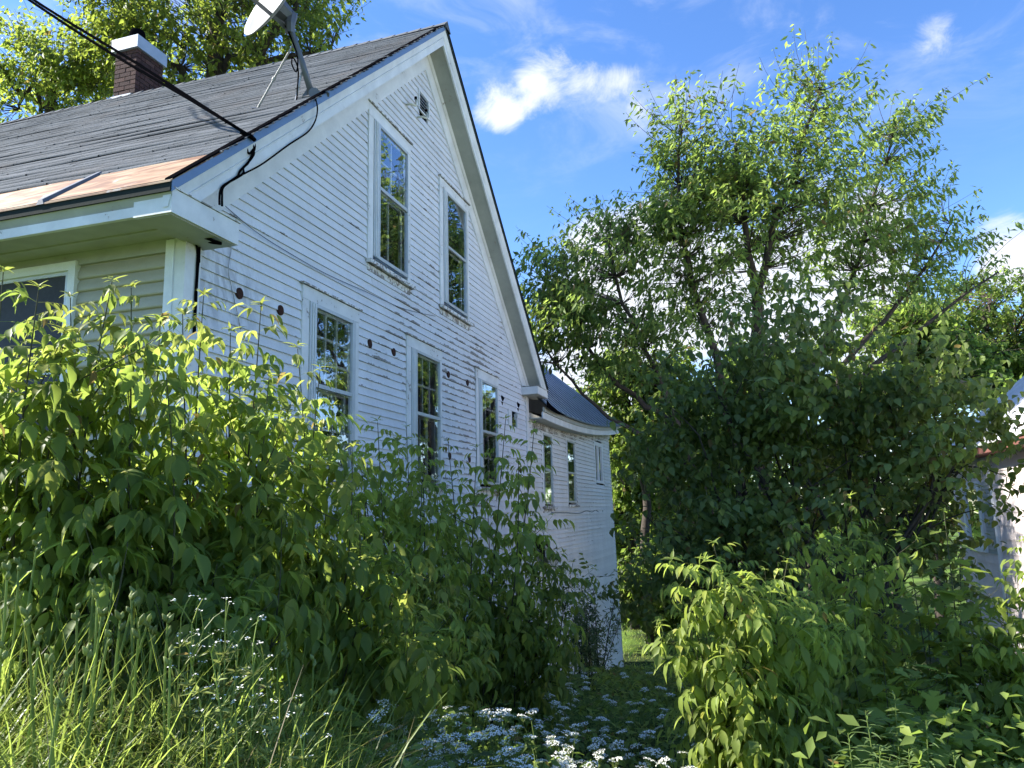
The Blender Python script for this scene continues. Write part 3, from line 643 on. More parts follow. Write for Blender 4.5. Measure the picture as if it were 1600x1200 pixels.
for i in range(len(xr)-1):
    a = i*4; b = a+4; F += [(a, b, b+2, a+2), (a+1, a+3, b+3, b+1), (a, a+1, b+1, b), (a+2, b+2, b+3, a+3)]
F += [(len(xr)*4-4, len(xr)*4-3, len(xr)*4-1, len(xr)*4-2)]
wr = part('roof', MB().add(V, F), 'wingroof', wing)
for x in np.arange(WX0+.15, XWr, .46):
    ee = ez(max(x, WX0-.2)); z1_ = ee+.012+(RY-3.6)*.84-(ee-3.95)
    part('seam', MB().hexa([(x-.011, 3.60, ee+.012), (x+.011, 3.60, ee+.012), (x+.006, 3.60, ee+.034), (x-.006, 3.60, ee+.034)], [(x-.011, RY, z1_), (x+.011, RY, z1_), (x+.006, RY, z1_+.022), (x-.006, RY, z1_+.022)]), 'wingroof', wr)
part('torn_edge', MB().prism([(13.6, 3.585, 3.50), (13.95, 3.585, 3.47), (14.5, 3.59, 3.47), (15.1, 3.595, 3.505), (14.4, 3.59, 3.53), (13.9, 3.585, 3.57), (13.6, 3.585, 3.63)], (0, .012, 0)), 'black', wing)
part('back_roof', MB().hexa([(WX0-.02, RY, 7.5), (XWr, RY, 7.5), (XWr, RY, 7.45), (WX0-.02, RY, 7.45)], [(WX0-.02, 11.8, 4.1), (XWr, 11.8, 4.1), (XWr, 11.8, 4.05), (WX0-.02, 11.8, 4.05)]), 'wingroof', wing)
part('end_wall', MB().prism([(WX1-.1, 4.03, -3.2), (WX1-.1, 11.5, -3.2), (WX1-.1, 11.5, 4.1), (WX1-.1, 7.9, 7.2), (WX1-.1, 4.03, 3.9)], (.12, 0, 0)), 'wingboard', wing)
cbv = [(WX1-.03, 3.965+lean(22, -3.2), -3.2), (WX1+.03, 3.965+lean(22, -3.2), -3.2), (WX1+.03, 4.1, -3.2), (WX1-.03, 4.1, -3.2)]
cbt = [(WX1-.03, 3.965, 3.72), (WX1+.03, 3.965, 3.72), (WX1+.03, 4.1, 3.72), (WX1-.03, 4.1, 3.72)]
part('corner_board', MB().hexa(cbv, cbt), 'trim', wing)
hs = house; 
def wing_window(c0, c1, g0, g1, zs, zb, zm, zt, zh, up_, lo_):
    global house
    keep = house; house = wing; wn = window(c0, c1, g0, g1, zs, zb, zm, zt, zh, up_, lo_, boardm='trim'); house = keep; return wn
wing_window(14.52, 15.38, 14.66, 15.28, 1.70, 1.78, 2.42, 3.12, 3.19, None, (3, 3))
wing_window(16.52, 17.46, 16.66, 17.36, 1.74, 1.82, 2.44, 3.15, 3.23, None, (3, 3))
wn = part('window', MB().box(19.7, 20.75, 4.06, 4.07, 2.36, 3.3), 'dark', wing)
part('frame', MB().box(19.62, 19.76, 3.955, 3.99, 2.30, 3.38).box(20.64, 20.80, 3.955, 3.99, 2.30, 3.38).box(19.76, 20.64, 3.957, 3.99, 3.28, 3.38).box(19.76, 20.64, 3.94, 3.99, 2.30, 2.37).box(20.12, 20.24, 3.96, 3.99, 2.37, 3.28), 'sash', wn)
part('pane', MB().box(19.76, 20.12, 3.985, 3.988, 2.37, 3.28), 'glass', wn); part('pane', MB().box(20.24, 20.64, 3.985, 3.988, 2.37, 3.28), 'glass', wn)
hd = part('entry_hood', MB().prism([(13.85, 3.75, 1.06), (14.75, 3.75, .70), (14.75, 3.75, .64), (13.85, 3.75, 1.0)], (0, .24, 0)), 'rustplug', wing)
part('hood_board', MB().prism([(13.87, 3.765, 1.0), (14.75, 3.765, .64), (14.75, 3.765, .42), (13.87, 3.765, .78)], (0, .02, 0)), 'soffit', hd)
lw = thing('loose_wire', tuple(onY(900, 800, 3.93)), 'thin loose wire looping below the wing windows', 'wire')
mb = cable('', onp([(862, 801), (884, 801), (905, 802), (916, 798), (925, 800), (931, 797), (938, 802), (942, 798), (939, 795)], 3.93), .008, None); part('wire', mb, 'greymetal', lw, True)

# ------------------------------------------------------------------ neighbour's house on the right
nb = thing('neighbour_house', (15.0, -7.0, -1.8), 'sunlit pale pink shingled house with metal roof at the right edge', 'house')
NX0, NX1, NY = 8.5, 18.75, -4.0
nwall = part('wall', MB().box(NX0, NX1, NY-6, NY-.02, -2.6, 2.5), 'found', nb)
rowz = 2.36; k = 0
while rowz > -2.3:
    x = 11.0 + (.31 if k % 2 else 0)
    while x < NX1:
        x2 = min(x+.62, NX1)
        if not ((15.80 < x+.3 < 17.9) and (.62 < rowz-.12 < 2.0)):
            part('shingle', MB().hexa([(x+.003, NY-.02, rowz), (x2-.003, NY-.02, rowz), (x2-.003, NY-.016, rowz), (x+.003, NY-.016, rowz)], [(x+.003, NY-.02, rowz-.242), (x2-.003, NY-.02, rowz-.242), (x2-.003, NY-.002, rowz-.242+rnd.uniform(-.004, .004)), (x+.003, NY-.002, rowz-.242)]), 'asb', nwall)
        x = x2
    rowz -= .235; k += 1
nw = part('window', MB().box(16.62, 17.85, NY-.03, NY-.02, .72, 1.92), 'curtain', nb)
part('pane', MB().box(16.72, 17.75, NY-.004, NY+.0, .8, 1.84), 'glass', nw)
part('frame', MB().box(16.55, 16.72, NY-.02, NY+.04, .66, 1.98).box(17.75, 17.9, NY-.02, NY+.04, .66, 1.98).box(16.72, 17.75, NY-.02, NY+.038, 1.84, 1.98).box(16.72, 17.75, NY-.02, NY+.05, .66, .8), 'sash', nw)
sh = part('shutter', MB().box(15.86, 16.48, NY-.02, NY+.012, .66, 1.96), 'shutter', nb)
for i in range(18): part('slat', MB().prism([(15.92, NY+.013, .72+i*.068), (16.42, NY+.013, .72+i*.068), (16.42, NY+.024, .73+i*.068), (15.92, NY+.024, .73+i*.068)], (0, -.004, .05)), 'shutter', sh)
part('trim_board', MB().box(15.70, 15.84, NY-.02, NY+.03, -2.3, 2.36), 'sash', nb)
part('eave_fascia', MB().box(NX0-.3, NX1+.3, NY+.30, NY+.33, 2.40, 2.53), 'redwood', nb)
part('eave_soffit', MB().box(NX0-.3, NX1+.3, NY-.02, NY+.30, 2.40, 2.42), 'redwood', nb)
def nz_(y): return 2.55+(NY+.36-y)*.82
nr = part('roof', MB().hexa([(NX0-.3, NY+.36, 2.55), (NX1+.35, NY+.36, 2.55), (NX1+.35, NY+.36, 2.53), (NX0-.3, NY+.36, 2.53)], [(NX0-.3, NY-3.4, nz_(NY-3.4)), (NX1+.35, NY-3.4, nz_(NY-3.4)), (NX1+.35, NY-3.4, nz_(NY-3.4)-.03), (NX0-.3, NY-3.4, nz_(NY-3.4)-.03)]), 'nroof', nb)
for x in np.arange(NX0, NX1+.3, .3):
    part('rib', MB().hexa([(x-.02, NY+.362, 2.551), (x+.02, NY+.362, 2.551), (x+.008, NY+.362, 2.575), (x-.008, NY+.362, 2.575)], [(x-.02, NY-3.4, nz_(NY-3.4)+.001), (x+.02, NY-3.4, nz_(NY-3.4)+.001), (x+.008, NY-3.4, nz_(NY-3.4)+.025), (x-.008, NY-3.4, nz_(NY-3.4)+.025)]), 'nroof', nr)
part('rake_trim', MB().hexa([(NX1+.35, NY+.36, 2.38), (NX1+.39, NY+.36, 2.38), (NX1+.39, NY+.36, 2.58), (NX1+.35, NY+.36, 2.58)], [(NX1+.35, NY-3.4, nz_(NY-3.4)-.17), (NX1+.39, NY-3.4, nz_(NY-3.4)-.17), (NX1+.39, NY-3.4, nz_(NY-3.4)+.03), (NX1+.35, NY-3.4, nz_(NY-3.4)+.03)]), 'nroof', nb)

# ------------------------------------------------------------------ foliage tools
# leaf templates: rows (along, across, out), faces
T_DIAMOND = (np.array([(0, 0, 0), (.42, .5, .05), (.45, 0, -.05), (.42, -.5, .05), (1, 0, -.12)]), np.array([(0, 1, 2), (1, 4, 2), (4, 3, 2), (3, 0, 2)]))
T_HEART = (np.array([(0, 0, 0), (.05, .34, .03), (.30, .5, .06), (.62, .30, .0), (1, 0, -.16), (.62, -.30, .0), (.30, -.5, .06), (.05, -.34, .03), (.45, 0, -.05)]),
           np.array([(0, 1, 8), (1, 2, 8), (2, 3, 8), (3, 4, 8), (4, 5, 8), (5, 6, 8), (6, 7, 8), (7, 0, 8)]))
T_QUAD = (np.array([(0, 0, 0), (.5, .5, .04), (1, 0, -.08), (.5, -.5, .04)]), np.array([(0, 1, 2), (0, 2, 3)]))
def scatter(tpl, base, d, nor, L, Wd):
    """vectorised: one copy of the template per base point"""
    V, F = tpl; d = nrm(d); side = nrm(np.cross(nor, d)); nor = np.cross(d, side)
    L = np.asarray(L)[:, None, None]; Wd = np.asarray(Wd)[:, None, None]
    P = base[:, None] + V[None, :, 0:1]*L*d[:, None] + V[None, :, 1:2]*Wd*side[:, None] + V[None, :, 2:3]*L*nor[:, None]
    n, k = len(base), len(V)
    return P.reshape(-1, 3), (F[None]+(np.arange(n)*k)[:, None, None]).reshape(-1, F.shape[1])
def rdir(n): return nrm(rng.normal(size=(n, 3)))
def merge(parts):
    V, F, o = [], [], 0
    for v, f in parts: V.append(v); F.append(f+o); o += len(v)
    return np.vstack(V), np.vstack(F)

def leaflet(L, Wd, droop, teeth=True):
    """one pointed leaflet along +x, folded on its midrib and curling down"""
    ss = [0, .16, .38, .60, .80, 1.0]; ww = [0, .36, .5, .37, .16, 0]
    V = []; 
    for i, (s, h) in enumerate(zip(ss, ww)):
        zc = -droop*L*s*s; j = (rnd.uniform(.88, 1.12) if teeth else 1)
        if i in (0, 5): V.append((s*L, 0, zc))
        else:
            k = .03 if (teeth and i % 2) else 0
            V += [((s+k)*L, h*Wd*j, zc+.10*Wd), (s*L, 0, zc-.05*Wd), ((s+k)*L, -h*Wd*j, zc+.10*Wd)]
    F = [(0, 1, 2), (0, 2, 3)]
    for i in range(3):
        a = 1+i*3; b = a+3; F += [(a, b, b+1), (a, b+1, a+1), (a+1, b+1, b+2), (a+1, b+2, a+2)]
    F += [(10, 13, 11), (11, 13, 12)]
    return np.array(V), np.array(F)
def rotm(ax, an):
    return np.array(Matrix.Rotation(an, 3, ax))
def compound(kind):
    """a whole leaf on its stalk along +x, upper side +z"""
    P = []
    if kind == 'elder':
        n = rnd.choice([3, 5, 5, 5, 7]); Lp = rnd.uniform(.055, .08); step = rnd.uniform(.042, .055); pos = Lp
        ax = Lp + step*((n-1)//2)
        for i in range((n-1)//2):
            for sg in (1, -1):
                l = rnd.uniform(.085, .108)*(1-.06*i); v, f = leaflet(l, l*rnd.uniform(.36, .46), rnd.uniform(.25, .6))
                v = v@rotm('X', sg*rnd.uniform(-.3, .6)).T@rotm('Y', rnd.uniform(.35, 1.05)).T@rotm('Z', sg*rnd.uniform(.75, 1.15)).T
                P.append((v+np.array([pos, 0, -1.2*pos*pos]), f))
            pos += step
        l = rnd.uniform(.09, .118); v, f = leaflet(l, l*rnd.uniform(.40, .5), rnd.uniform(.3, .65)); v = v@rotm('Y', rnd.uniform(.5, 1.1)).T
        P.append((v+np.array([ax, 0, -1.2*ax*ax]), f))
        xs_ = np.linspace(0, ax, 4)
        st = np.array([(x, s*.0016, -1.2*x*x+.001) for x in xs_ for s in (1, -1)]); sf = np.array([(i*2, i*2+1, i*2+3) for i in range(3)]+[(i*2, i*2+3, i*2+2) for i in range(3)])
        P.append((st, sf))
    elif kind == 'young':
        for i in range(7):
            l = rnd.uniform(.03, .06); v, f = leaflet(l, l*.3, rnd.uniform(.1, .6), False)
            v = v@rotm('Y', -rnd.uniform(-.2, 1.1)).T@rotm('Z', i*2.4+rnd.uniform(-.3, .3)).T; P.append((v+np.array([0, 0, rnd.uniform(0, .02)]), f))
    elif kind == 'maple':
        Lp = rnd.uniform(.05, .08)
        outl = [(-.02, 0), (.0, .28), (.22, .26), (.10, .56), (.34, .62), (.44, .30), (.62, .34), (1.0, 0), (.62, -.34), (.44, -.30), (.34, -.62), (.10, -.56), (.22, -.26), (.0, -.28)]
        s = rnd.uniform(.10, .14); dr = rnd.uniform(.2, .6)
        V = [(.32*s, 0, -.02*s)] + [(a*s, b*s*.9, .10*s*abs(b)-dr*s*a*a*.6) for a, b in outl]; n = len(outl)
        P.append((np.array(V)@rotm('Y', rnd.uniform(.2, .7)).T+np.array([Lp, 0, -.02]), np.array([(0, i+1, (i+1) % n+1) for i in range(n)])))
        P.append((np.array([(0, .0016, 0), (0, -.0016, 0), (Lp, -.0014, -.02), (Lp, .0014, -.02)]), np.array([(0, 1, 2), (0, 2, 3)])))
    elif kind == 'heart':
        s = rnd.uniform(.075, .105); V, F = T_HEART; v = V*np.array([s, s*rnd.uniform(.72, .9), s]); P.append((v@rotm('Y', rnd.uniform(.2, .9)).T+np.array([.02, 0, 0]), F))
    return merge(P)
LIB = {k: [compound(k) for _ in range(n)] for k, n in (('elder', 12), ('young', 6), ('maple', 8), ('heart', 6))}
LIBME = {}
def libmesh(kind, i, mat):
    key = (kind, i, mat)
    if key not in LIBME:
        v, f = LIB[kind][i]; me = bpy.data.meshes.new('leaf'); me.from_pydata(v.tolist(), [], f.tolist()); me.update(); me.materials.append(M[mat])
        me.polygons.foreach_set('use_smooth', [True]*len(me.polygons)); LIBME[key] = me
    return LIBME[key]
def frame(d, nor):
    d = nrm(np.asarray(d, float)); s = nrm(np.cross(nor, d)); n = np.cross(d, s); return np.stack([d, s, n], 1)
def put_leaves(root, leaves, limit=300):
    """leaves: (kind, mat, pos, dir, normal, size). The largest in view become parts, the rest one joined part."""
    leaves = sorted(leaves, key=lambda l: ((l[2]-CAM)@fw)/l[5])
    rest = {}
    rl = np.array(root.location)
    for k, (kind, mat, p_, d_, n_, sz) in enumerate(leaves):
        i = rnd.randrange(len(LIB[kind])); Fm = frame(d_, n_)*sz
        if k < limit:
            o = bpy.data.objects.new('leaf', libmesh(kind, i, mat)); COL.objects.link(o); o.parent = root; q_ = p_-rl
            o.matrix_basis = Matrix(((*Fm[0], q_[0]), (*Fm[1], q_[1]), (*Fm[2], q_[2]), (0, 0, 0, 1)))
        else:
            v, f = LIB[kind][i]; rest.setdefault(mat, []).append((v@Fm.T+p_, f))
    for mat, L in rest.items():
        v, f = merge(L); big_mesh('foliage', v, f, mat, root, True, kind='stuff')

def stem_curve(a, b, bend, n=9):
    a, b = np.asarray(a, float), np.asarray(b, float); f = np.linspace(0, 1, n)[:, None]
    return a*(1-f)+b*f + np.asarray(bend)*np.sin(f*math.pi)
UPV = np.array([0, 0, 1.0])
def shrub(name, base, tips, label, cat, kind='elder', mat='elder', ymat='young', gap=.085, group=None, size=1.05, start=.25, sides=3, limit=300, ytips=True, seed=0):
    """bush of slender stems rising from one spot; opposite drooping leaves at each node, young leaves at the tips"""
    base = np.array([base[0], base[1], gz(base[0], base[1])]); root = thing(name, tuple(base), label, cat, group)
    L = []; mbs = []
    def run(path, r0, st, sz):
        mbs.append((path, r0))
        seg = np.linalg.norm(np.diff(path, axis=0), axis=1).sum(); n = max(3, int(seg*(1-st)/(gap*1.22))); ph = rnd.uniform(0, 6.28)
        for i in range(n):
            f = st+(1-st)*(i+.5)/n; j = min(int(f*(len(path)-1)), len(path)-2); ff = f*(len(path)-1)-j; p_ = path[j]*(1-ff)+path[j+1]*ff
            ax = nrm(path[j+1]-path[j]); ang = ph+i*1.57+rnd.uniform(-.3, .3)
            h0 = nrm(np.cross(ax, [.3, .2, 1])); h1 = np.cross(ax, h0)
            s = sz*(1-.42*max(0, (f-.82)/.18))*rnd.uniform(.8, 1.2)
            for sg in (0, math.pi):
                d_ = h0*math.cos(ang+sg)+h1*math.sin(ang+sg)+ax*(.15+.5*max(0, f-.7))+UPV*rnd.uniform(-.25, .3)
                L.append((kind, ymat if (f > .86 and ytips and rnd.random() < .55) else mat, p_, d_, UPV+rnd.uniform(-.3, .3)*h0, s))
        if ytips: L.append(('young', ymat, path[-1], nrm(np.array([rnd.uniform(-1, 1), rnd.uniform(-1, 1), .1])), nrm(path[-1]-path[-2])+.3*UPV, sz*rnd.uniform(.9, 1.4)))
    for tp in tips:
        tp = np.asarray(tp, float); b0 = base + np.array([rnd.uniform(-.15, .15), rnd.uniform(-.15, .15), -.05])
        out = np.array([tp[0]-base[0], tp[1]-base[1], 0]); path = stem_curve(b0, tp, out*.18-UPV*0.0+np.array([rnd.uniform(-.06, .06), rnd.uniform(-.06, .06), 0]))
        h = np.linalg.norm(tp-b0); run(path, .004+.0028*h, start, size)
        for s_ in range(sides):
            f = rnd.uniform(.35, .88); k = int(f*8); p0 = path[k]; d_ = nrm(np.array([rnd.uniform(-1, 1), rnd.uniform(-1, 1), .6]))
            run(stem_curve(p0, p0+d_*rnd.uniform(.25, .5)*min(1.2, h), (0, 0, -.03), 6), .004, .25, size*.95)
    mb = MB()
    for pth, r0 in mbs: mb.tube(pth, [r0, r0*.22], 5, False)
    part('stems', mb, 'twig', root, True)
    put_leaves(root, L, limit); return root

def tree(name, base, limbs, lobes, nshoot, label, cat, mat, leafL, leafW, per=16, shoot=(.5, 1.1), trunk_r=.16, group=None, tpl=T_DIAMOND, droop=.7, up=.55, bark='bark', twig_r=.012, clump=9, clr=1.0):
    """limbs: polylines (world). lobes: (centre, radii, weight). Leafy shoots fill the lobes and hang from the nearest limb."""
    base = np.asarray(base, float); root = thing(name, tuple(base), label, cat, group)
    mb = MB(); nodes = []
    for li, (pl, r0, r1) in enumerate(limbs):
        pl = np.asarray(pl, float); k = 14; tt = np.linspace(0, len(pl)-1, k); out = []
        for q_ in tt:
            i = min(int(q_), len(pl)-2); f = q_-i; p0, p1_, p2, p3 = pl[max(i-1, 0)], pl[i], pl[i+1], pl[min(i+2, len(pl)-1)]
            out.append(.5*((2*p1_)+(-p0+p2)*f+(2*p0-5*p1_+4*p2-p3)*f*f+(-p0+3*p1_-3*p2+p3)*f**3))
        out = np.array(out); out[1:-1] += rng.normal(0, .02+.15*r0, (k-2, 3)); mb.tube(out, [r0, r1], 7); nodes.append(out[int(k*.3):])
    nodes = np.vstack(nodes); part('trunk', mb, bark, root, True)
    wts = np.array([l[2] for l in lobes], float); pick = rng.choice(len(lobes), nshoot, p=wts/wts.sum())
    C0 = np.array([np.asarray(l[0], float) for l in lobes]); R0 = np.array([np.asarray(l[1], float) for l in lobes])
    ncl = max(6, nshoot//clump); pk = rng.choice(len(lobes), ncl, p=wts/wts.sum()); cu = rdir(ncl)*(rng.random(ncl)**(1/2.4))[:, None]; cc_ = C0[pk]+cu*R0[pk]
    ci = rng.integers(0, ncl, nshoot); u = cu[ci]; P = cc_[ci]+rng.normal(0, 1, (nshoot, 3))*np.array([.42, .42, .16])*clr
    cen = (C0*wts[:, None]).sum(0)/wts.sum()
    tw = MB(); Bp, Bd, Bn, Bl = [], [], [], []
    for i in range(nshoot):
        p_ = P[i]; dn = ((nodes-p_)**2).sum(1) + 1.2*np.clip(nodes[:, 2]-p_[2]+.3, 0, None)**2*2; nn = nodes[dn.argmin()]
        outd = nrm(.6*(p_-cen)*np.array([1, 1, .6])/np.linalg.norm(R0.mean(0))+.7*u[i]+np.array([0, 0, up])+rng.normal(0, .25, 3))
        sl_ = rng.uniform(*shoot); e_ = p_+outd*sl_
        n = 7; f = np.linspace(0, 1, n)[:, None]
        path = (1-f)**2*nn + 2*f*(1-f)*(p_*.75+nn*.25-outd*.1) + f*f*e_
        if np.linalg.norm(p_-nn) < 3.2: tw.tube(path, [twig_r*1.4, twig_r*.4], 3, False)
        m_ = per; s = rng.uniform(0, 1, m_); bp = p_[None]*(1-s[:, None])+e_[None]*s[:, None]+rng.normal(0, .02+.12*leafL, (m_, 3))
        sd_ = nrm(np.cross(outd, rdir(m_))); dd = nrm(sd_*.75+outd*.35+np.array([0, 0, -droop])+rng.normal(0, .25, (m_, 3)))
        Bp.append(bp); Bd.append(dd); Bn.append(nrm(rng.normal(0, .55, (m_, 3))+UPV)); Bl.append(leafL*rng.uniform(.65, 1.25, m_)*(1-.35*s))
    part('twigs', tw, bark, root)
    Bp, Bd, Bn, Bl = np.vstack(Bp), np.vstack(Bd), np.vstack(Bn), np.concatenate(Bl)
    v, f = scatter(tpl, Bp, Bd, Bn, Bl, Bl*leafW/leafL); big_mesh('crown', v, f, mat, root, True, kind='stuff')
    return root
def px(L, d): return [at(u, v, dd if dd else d) for (u, v, dd) in [(q_ if len(q_) == 3 else (*q_, d)) for q_ in L]]
def lobe(u, v, d, ru, rv, rd, wt):
    k = d/FPX; a, b, c = ru*k, rv*k, rd
    return (at(u, v, d), np.array([math.hypot(a*RT[0], c*fw[0]), math.hypot(a*RT[1], c*fw[1]), b]), wt)

# ------------------------------------------------------------------ trees
D = 17.0
bz = at(1190, 700, D); bz[2] = gz(bz[0], bz[1])
def cl(L, d=D): return [bz]+px(L, d)
tree('cherry_tree', bz, [
    (cl([(1183, 600), (1178, 480), (1165, 360), (1150, 220)]), .17, .03), (cl([(1190, 560), (1200, 400), (1240, 260), (1283, 140)]), .14, .025),
    (cl([(1260, 620), (1310, 500), (1345, 390), (1395, 215)], 17.6), .12, .02), (cl([(1300, 620), (1390, 490), (1450, 410), (1485, 350)], 17.8), .09, .012),
    (cl([(1320, 640), (1430, 520), (1560, 425)], 17.4), .09, .02), (cl([(1130, 620), (1090, 460), (1065, 340), (1062, 210)], 16.6), .12, .02),
    (cl([(1060, 690), (1000, 630), (925, 555), (850, 440)], 16.4), .10, .02), (cl([(1070, 690), (1030, 600), (975, 480), (950, 380)], 16.2), .10, .02), (cl([(1020, 710), (960, 660), (895, 600), (840, 520)], 16.0), .07, .015)],
    [lobe(1190, 330, 17, 130, 110, 1.9, 3.2), lobe(1120, 300, 16.8, 95, 95, 1.4, 1.6), lobe(1275, 200, 17, 50, 85, .9, .75), lobe(1065, 215, 17, 28, 60, .6, .2), lobe(1300, 320, 17.4, 100, 95, 1.6, 1.6),
     lobe(1395, 235, 17.6, 35, 75, .7, .45), lobe(1420, 405, 17.6, 75, 60, 1.3, .85), lobe(1490, 315, 17.8, 26, 45, .5, .25), lobe(1420, 330, 17.6, 50, 45, .8, .5), lobe(1530, 432, 17.4, 50, 22, .8, .2),
     lobe(1010, 390, 16.6, 70, 60, 1.2, .9), lobe(920, 440, 16.3, 75, 75, 1.2, .9), lobe(870, 520, 16.2, 55, 65, 1.0, .75), lobe(985, 520, 16.3, 95, 60, 1.2, 1.1), lobe(1090, 470, 16.5, 90, 60, 1.4, .9), lobe(870, 420, 16.3, 35, 40, .6, .25), lobe(1320, 430, 17.5, 80, 50, 1.3, .6)],
    1900, 'tall airy cherry tree with many leaning stems behind the dark bush', 'tree', 'cherry', .215, .080, per=15, shoot=(.35, .95), up=.6, twig_r=.007, clump=8)
b = at(320, 150, 19.5); b[2] = gz(b[0], b[1])
tree('ash_tree', b, [([b]+px([(330, 120), (340, 40), (300, -60)], 19.5), .28, .06), ([b]+px([(330, 170), (420, 100), (520, 70)], 19.5), .15, .03), ([b]+px([(300, 180), (230, 90), (190, -20)], 19.8), .16, .03), ([b]+px([(400, 150), (460, 20), (480, -60)], 19.2), .13, .03)],
     [lobe(330, 50, 19.5, 150, 120, 2.6, 3.4), lobe(220, 60, 20, 70, 70, 1.4, .9), lobe(470, 85, 19.3, 65, 55, 1.1, .8), lobe(400, -30, 19.5, 120, 70, 2.0, 1.4), lobe(520, 60, 19.3, 34, 30, .6, .14), lobe(270, -40, 19.5, 70, 80, 1.5, .8)],
     1250, 'leafy sunlit ash tree rising behind the roof ridge and the chimney', 'tree', 'roofleaf', .22, .095, per=15, shoot=(.5, 1.1), up=.4, twig_r=.008)
b = at(70, 190, 21); b[2] = gz(b[0], b[1])
tree('ash_tree', b, [([b]+px([(80, 180), (90, 120), (95, 90)], 21), .2, .03), ([b]+px([(60, 190), (30, 170)], 21), .1, .03)],
     [lobe(85, 135, 21, 75, 58, 1.6, 2), lobe(150, 150, 21, 50, 45, 1.2, .8), lobe(10, 180, 21, 50, 30, 1.0, .5)], 460, 'lower leafy tree above the roof ridge, left of the chimney', 'tree', 'roofleaf', .22, .095, per=15, shoot=(.4, 1.0), up=.4, twig_r=.008)
def bgtree(u, v, d, ru, rv, n, label, mat='far', L=.24, name='broadleaf_tree', rd=None):
    rd = rd or ru*d/FPX; c = at(u, v, d); b = np.array([c[0], c[1], gz(c[0], c[1])])
    lo = [lobe(u, v, d, ru*.75, rv*.75, rd*.7, 2)]
    for i in range(6):
        a = i*1.05+rnd.random(); lo.append(lobe(u+ru*.62*math.cos(a), v-rv*.6*math.sin(a), d+rnd.uniform(-.5, .5)*rd, ru*.42, rv*.36, rd*.45, .9))
    top_ = at(u, v-rv*.5, d)
    lim = [([b, b*.5+c*.5, c, top_], .2, .05)]+[([b*.35+c*.65, c*.6+l[0]*.4+np.array([0, 0, -.2]), l[0]], .08, .02) for l in lo[1:]]
    tree(name, b, lim, lo, int(n*1.3), label, 'tree', mat, L*1.15, L*.62, per=20, shoot=(.4, 1.2), tpl=T_QUAD, up=.3, group='trees beyond the garden', twig_r=.02)
for a in ((1540, 530, 31, 150, 105, 620, 'sunlit broadleaf tree behind the pink house roof, at the far right'), (1430, 560, 27, 95, 90, 420, 'yellowish green tree between the dark bush and the right edge'),
          (1000, 640, 26, 75, 85, 430, 'sunlit tree just right of the wing roof corner'), (985, 800, 29, 75, 120, 480, 'dark tree seen in the gap right of the wing wall'),
          (1090, 700, 30, 110, 120, 520, 'broad green tree behind the leaning cherry stems'), (1250, 640, 32, 140, 130, 620, 'broad tree hidden mostly behind the large dark bush'),
          (1380, 720, 33, 120, 130, 480, 'dense tree in the gaps right of the dark bush'), (1015, 925, 24.5, 62, 46, 300, 'low rounded bush at the far end of the lawn gap'), (1130, 860, 36, 140, 110, 420, 'low dark tree at the end of the lawn'), (1680, 620, 34, 120, 170, 350, 'tall tree behind the pink house')):
    bgtree(*a)
# trees past the right edge, seen mirrored in the gable windows
for mi, (x_, y_, h_, n_) in enumerate(((20.5, -9.2, 7.0, 400), (24, -14.5, 8.2, 400), (17, -14, 6.8, 340), (11.5, -13, 6, 300))):
    b = np.array([x_, y_, gz(x_, y_)]); c = b+np.array([0, 0, h_*.6]); lo = [(c, np.array([2.3, 2.3, h_*.28]), 2)]+[(c+np.array([2.0*math.cos(i*1.26), 2.0*math.sin(i*1.26), rnd.uniform(-1, 2)]), np.array([1.3, 1.3, 1.4]), .8) for i in range(5)]
    tree('broadleaf_tree', b, [([b, (b+c)/2, c, c+np.array([0, 0, h_*.2])], .2, .04)]+[([b*.4+c*.6, (c+l[0])/2, l[0]], .07, .02) for l in lo[1:]], lo, n_, ('tree behind the pink house past the picture edge', 'tallest tree well behind the pink house, out to the right', 'tree right of the pink house past the picture edge', 'low tree nearest the street beyond the pink house')[mi], 'tree', 'far', .26, .14, per=20, shoot=(.4, 1.2), tpl=T_QUAD, up=.3, group='trees beside the pink house', twig_r=.015)
# far woods all round close the horizon
V, F = [], []
n = 5200; th = rng.uniform(0, 2*math.pi, n); rr = rng.uniform(62, 90, n); hh = rng.uniform(0, 1, n)**.8*9*(.75+.3*np.sin(th*9)+.2*np.sin(th*23))
Pw = np.stack([10+rr*np.cos(th), rr*np.sin(th), -2.5+hh], -1)
v, f = scatter(T_QUAD, Pw, nrm(rng.normal(size=(n, 3))+np.array([0, 0, .2])), rdir(n), rng.uniform(1.5, 3.0, n), rng.uniform(1.2, 2.2, n))
o = big_mesh('far_woods', v, f, 'far', None, False, kind='stuff'); tag(o, 'far wooded skyline closing the view all round', 'woods')

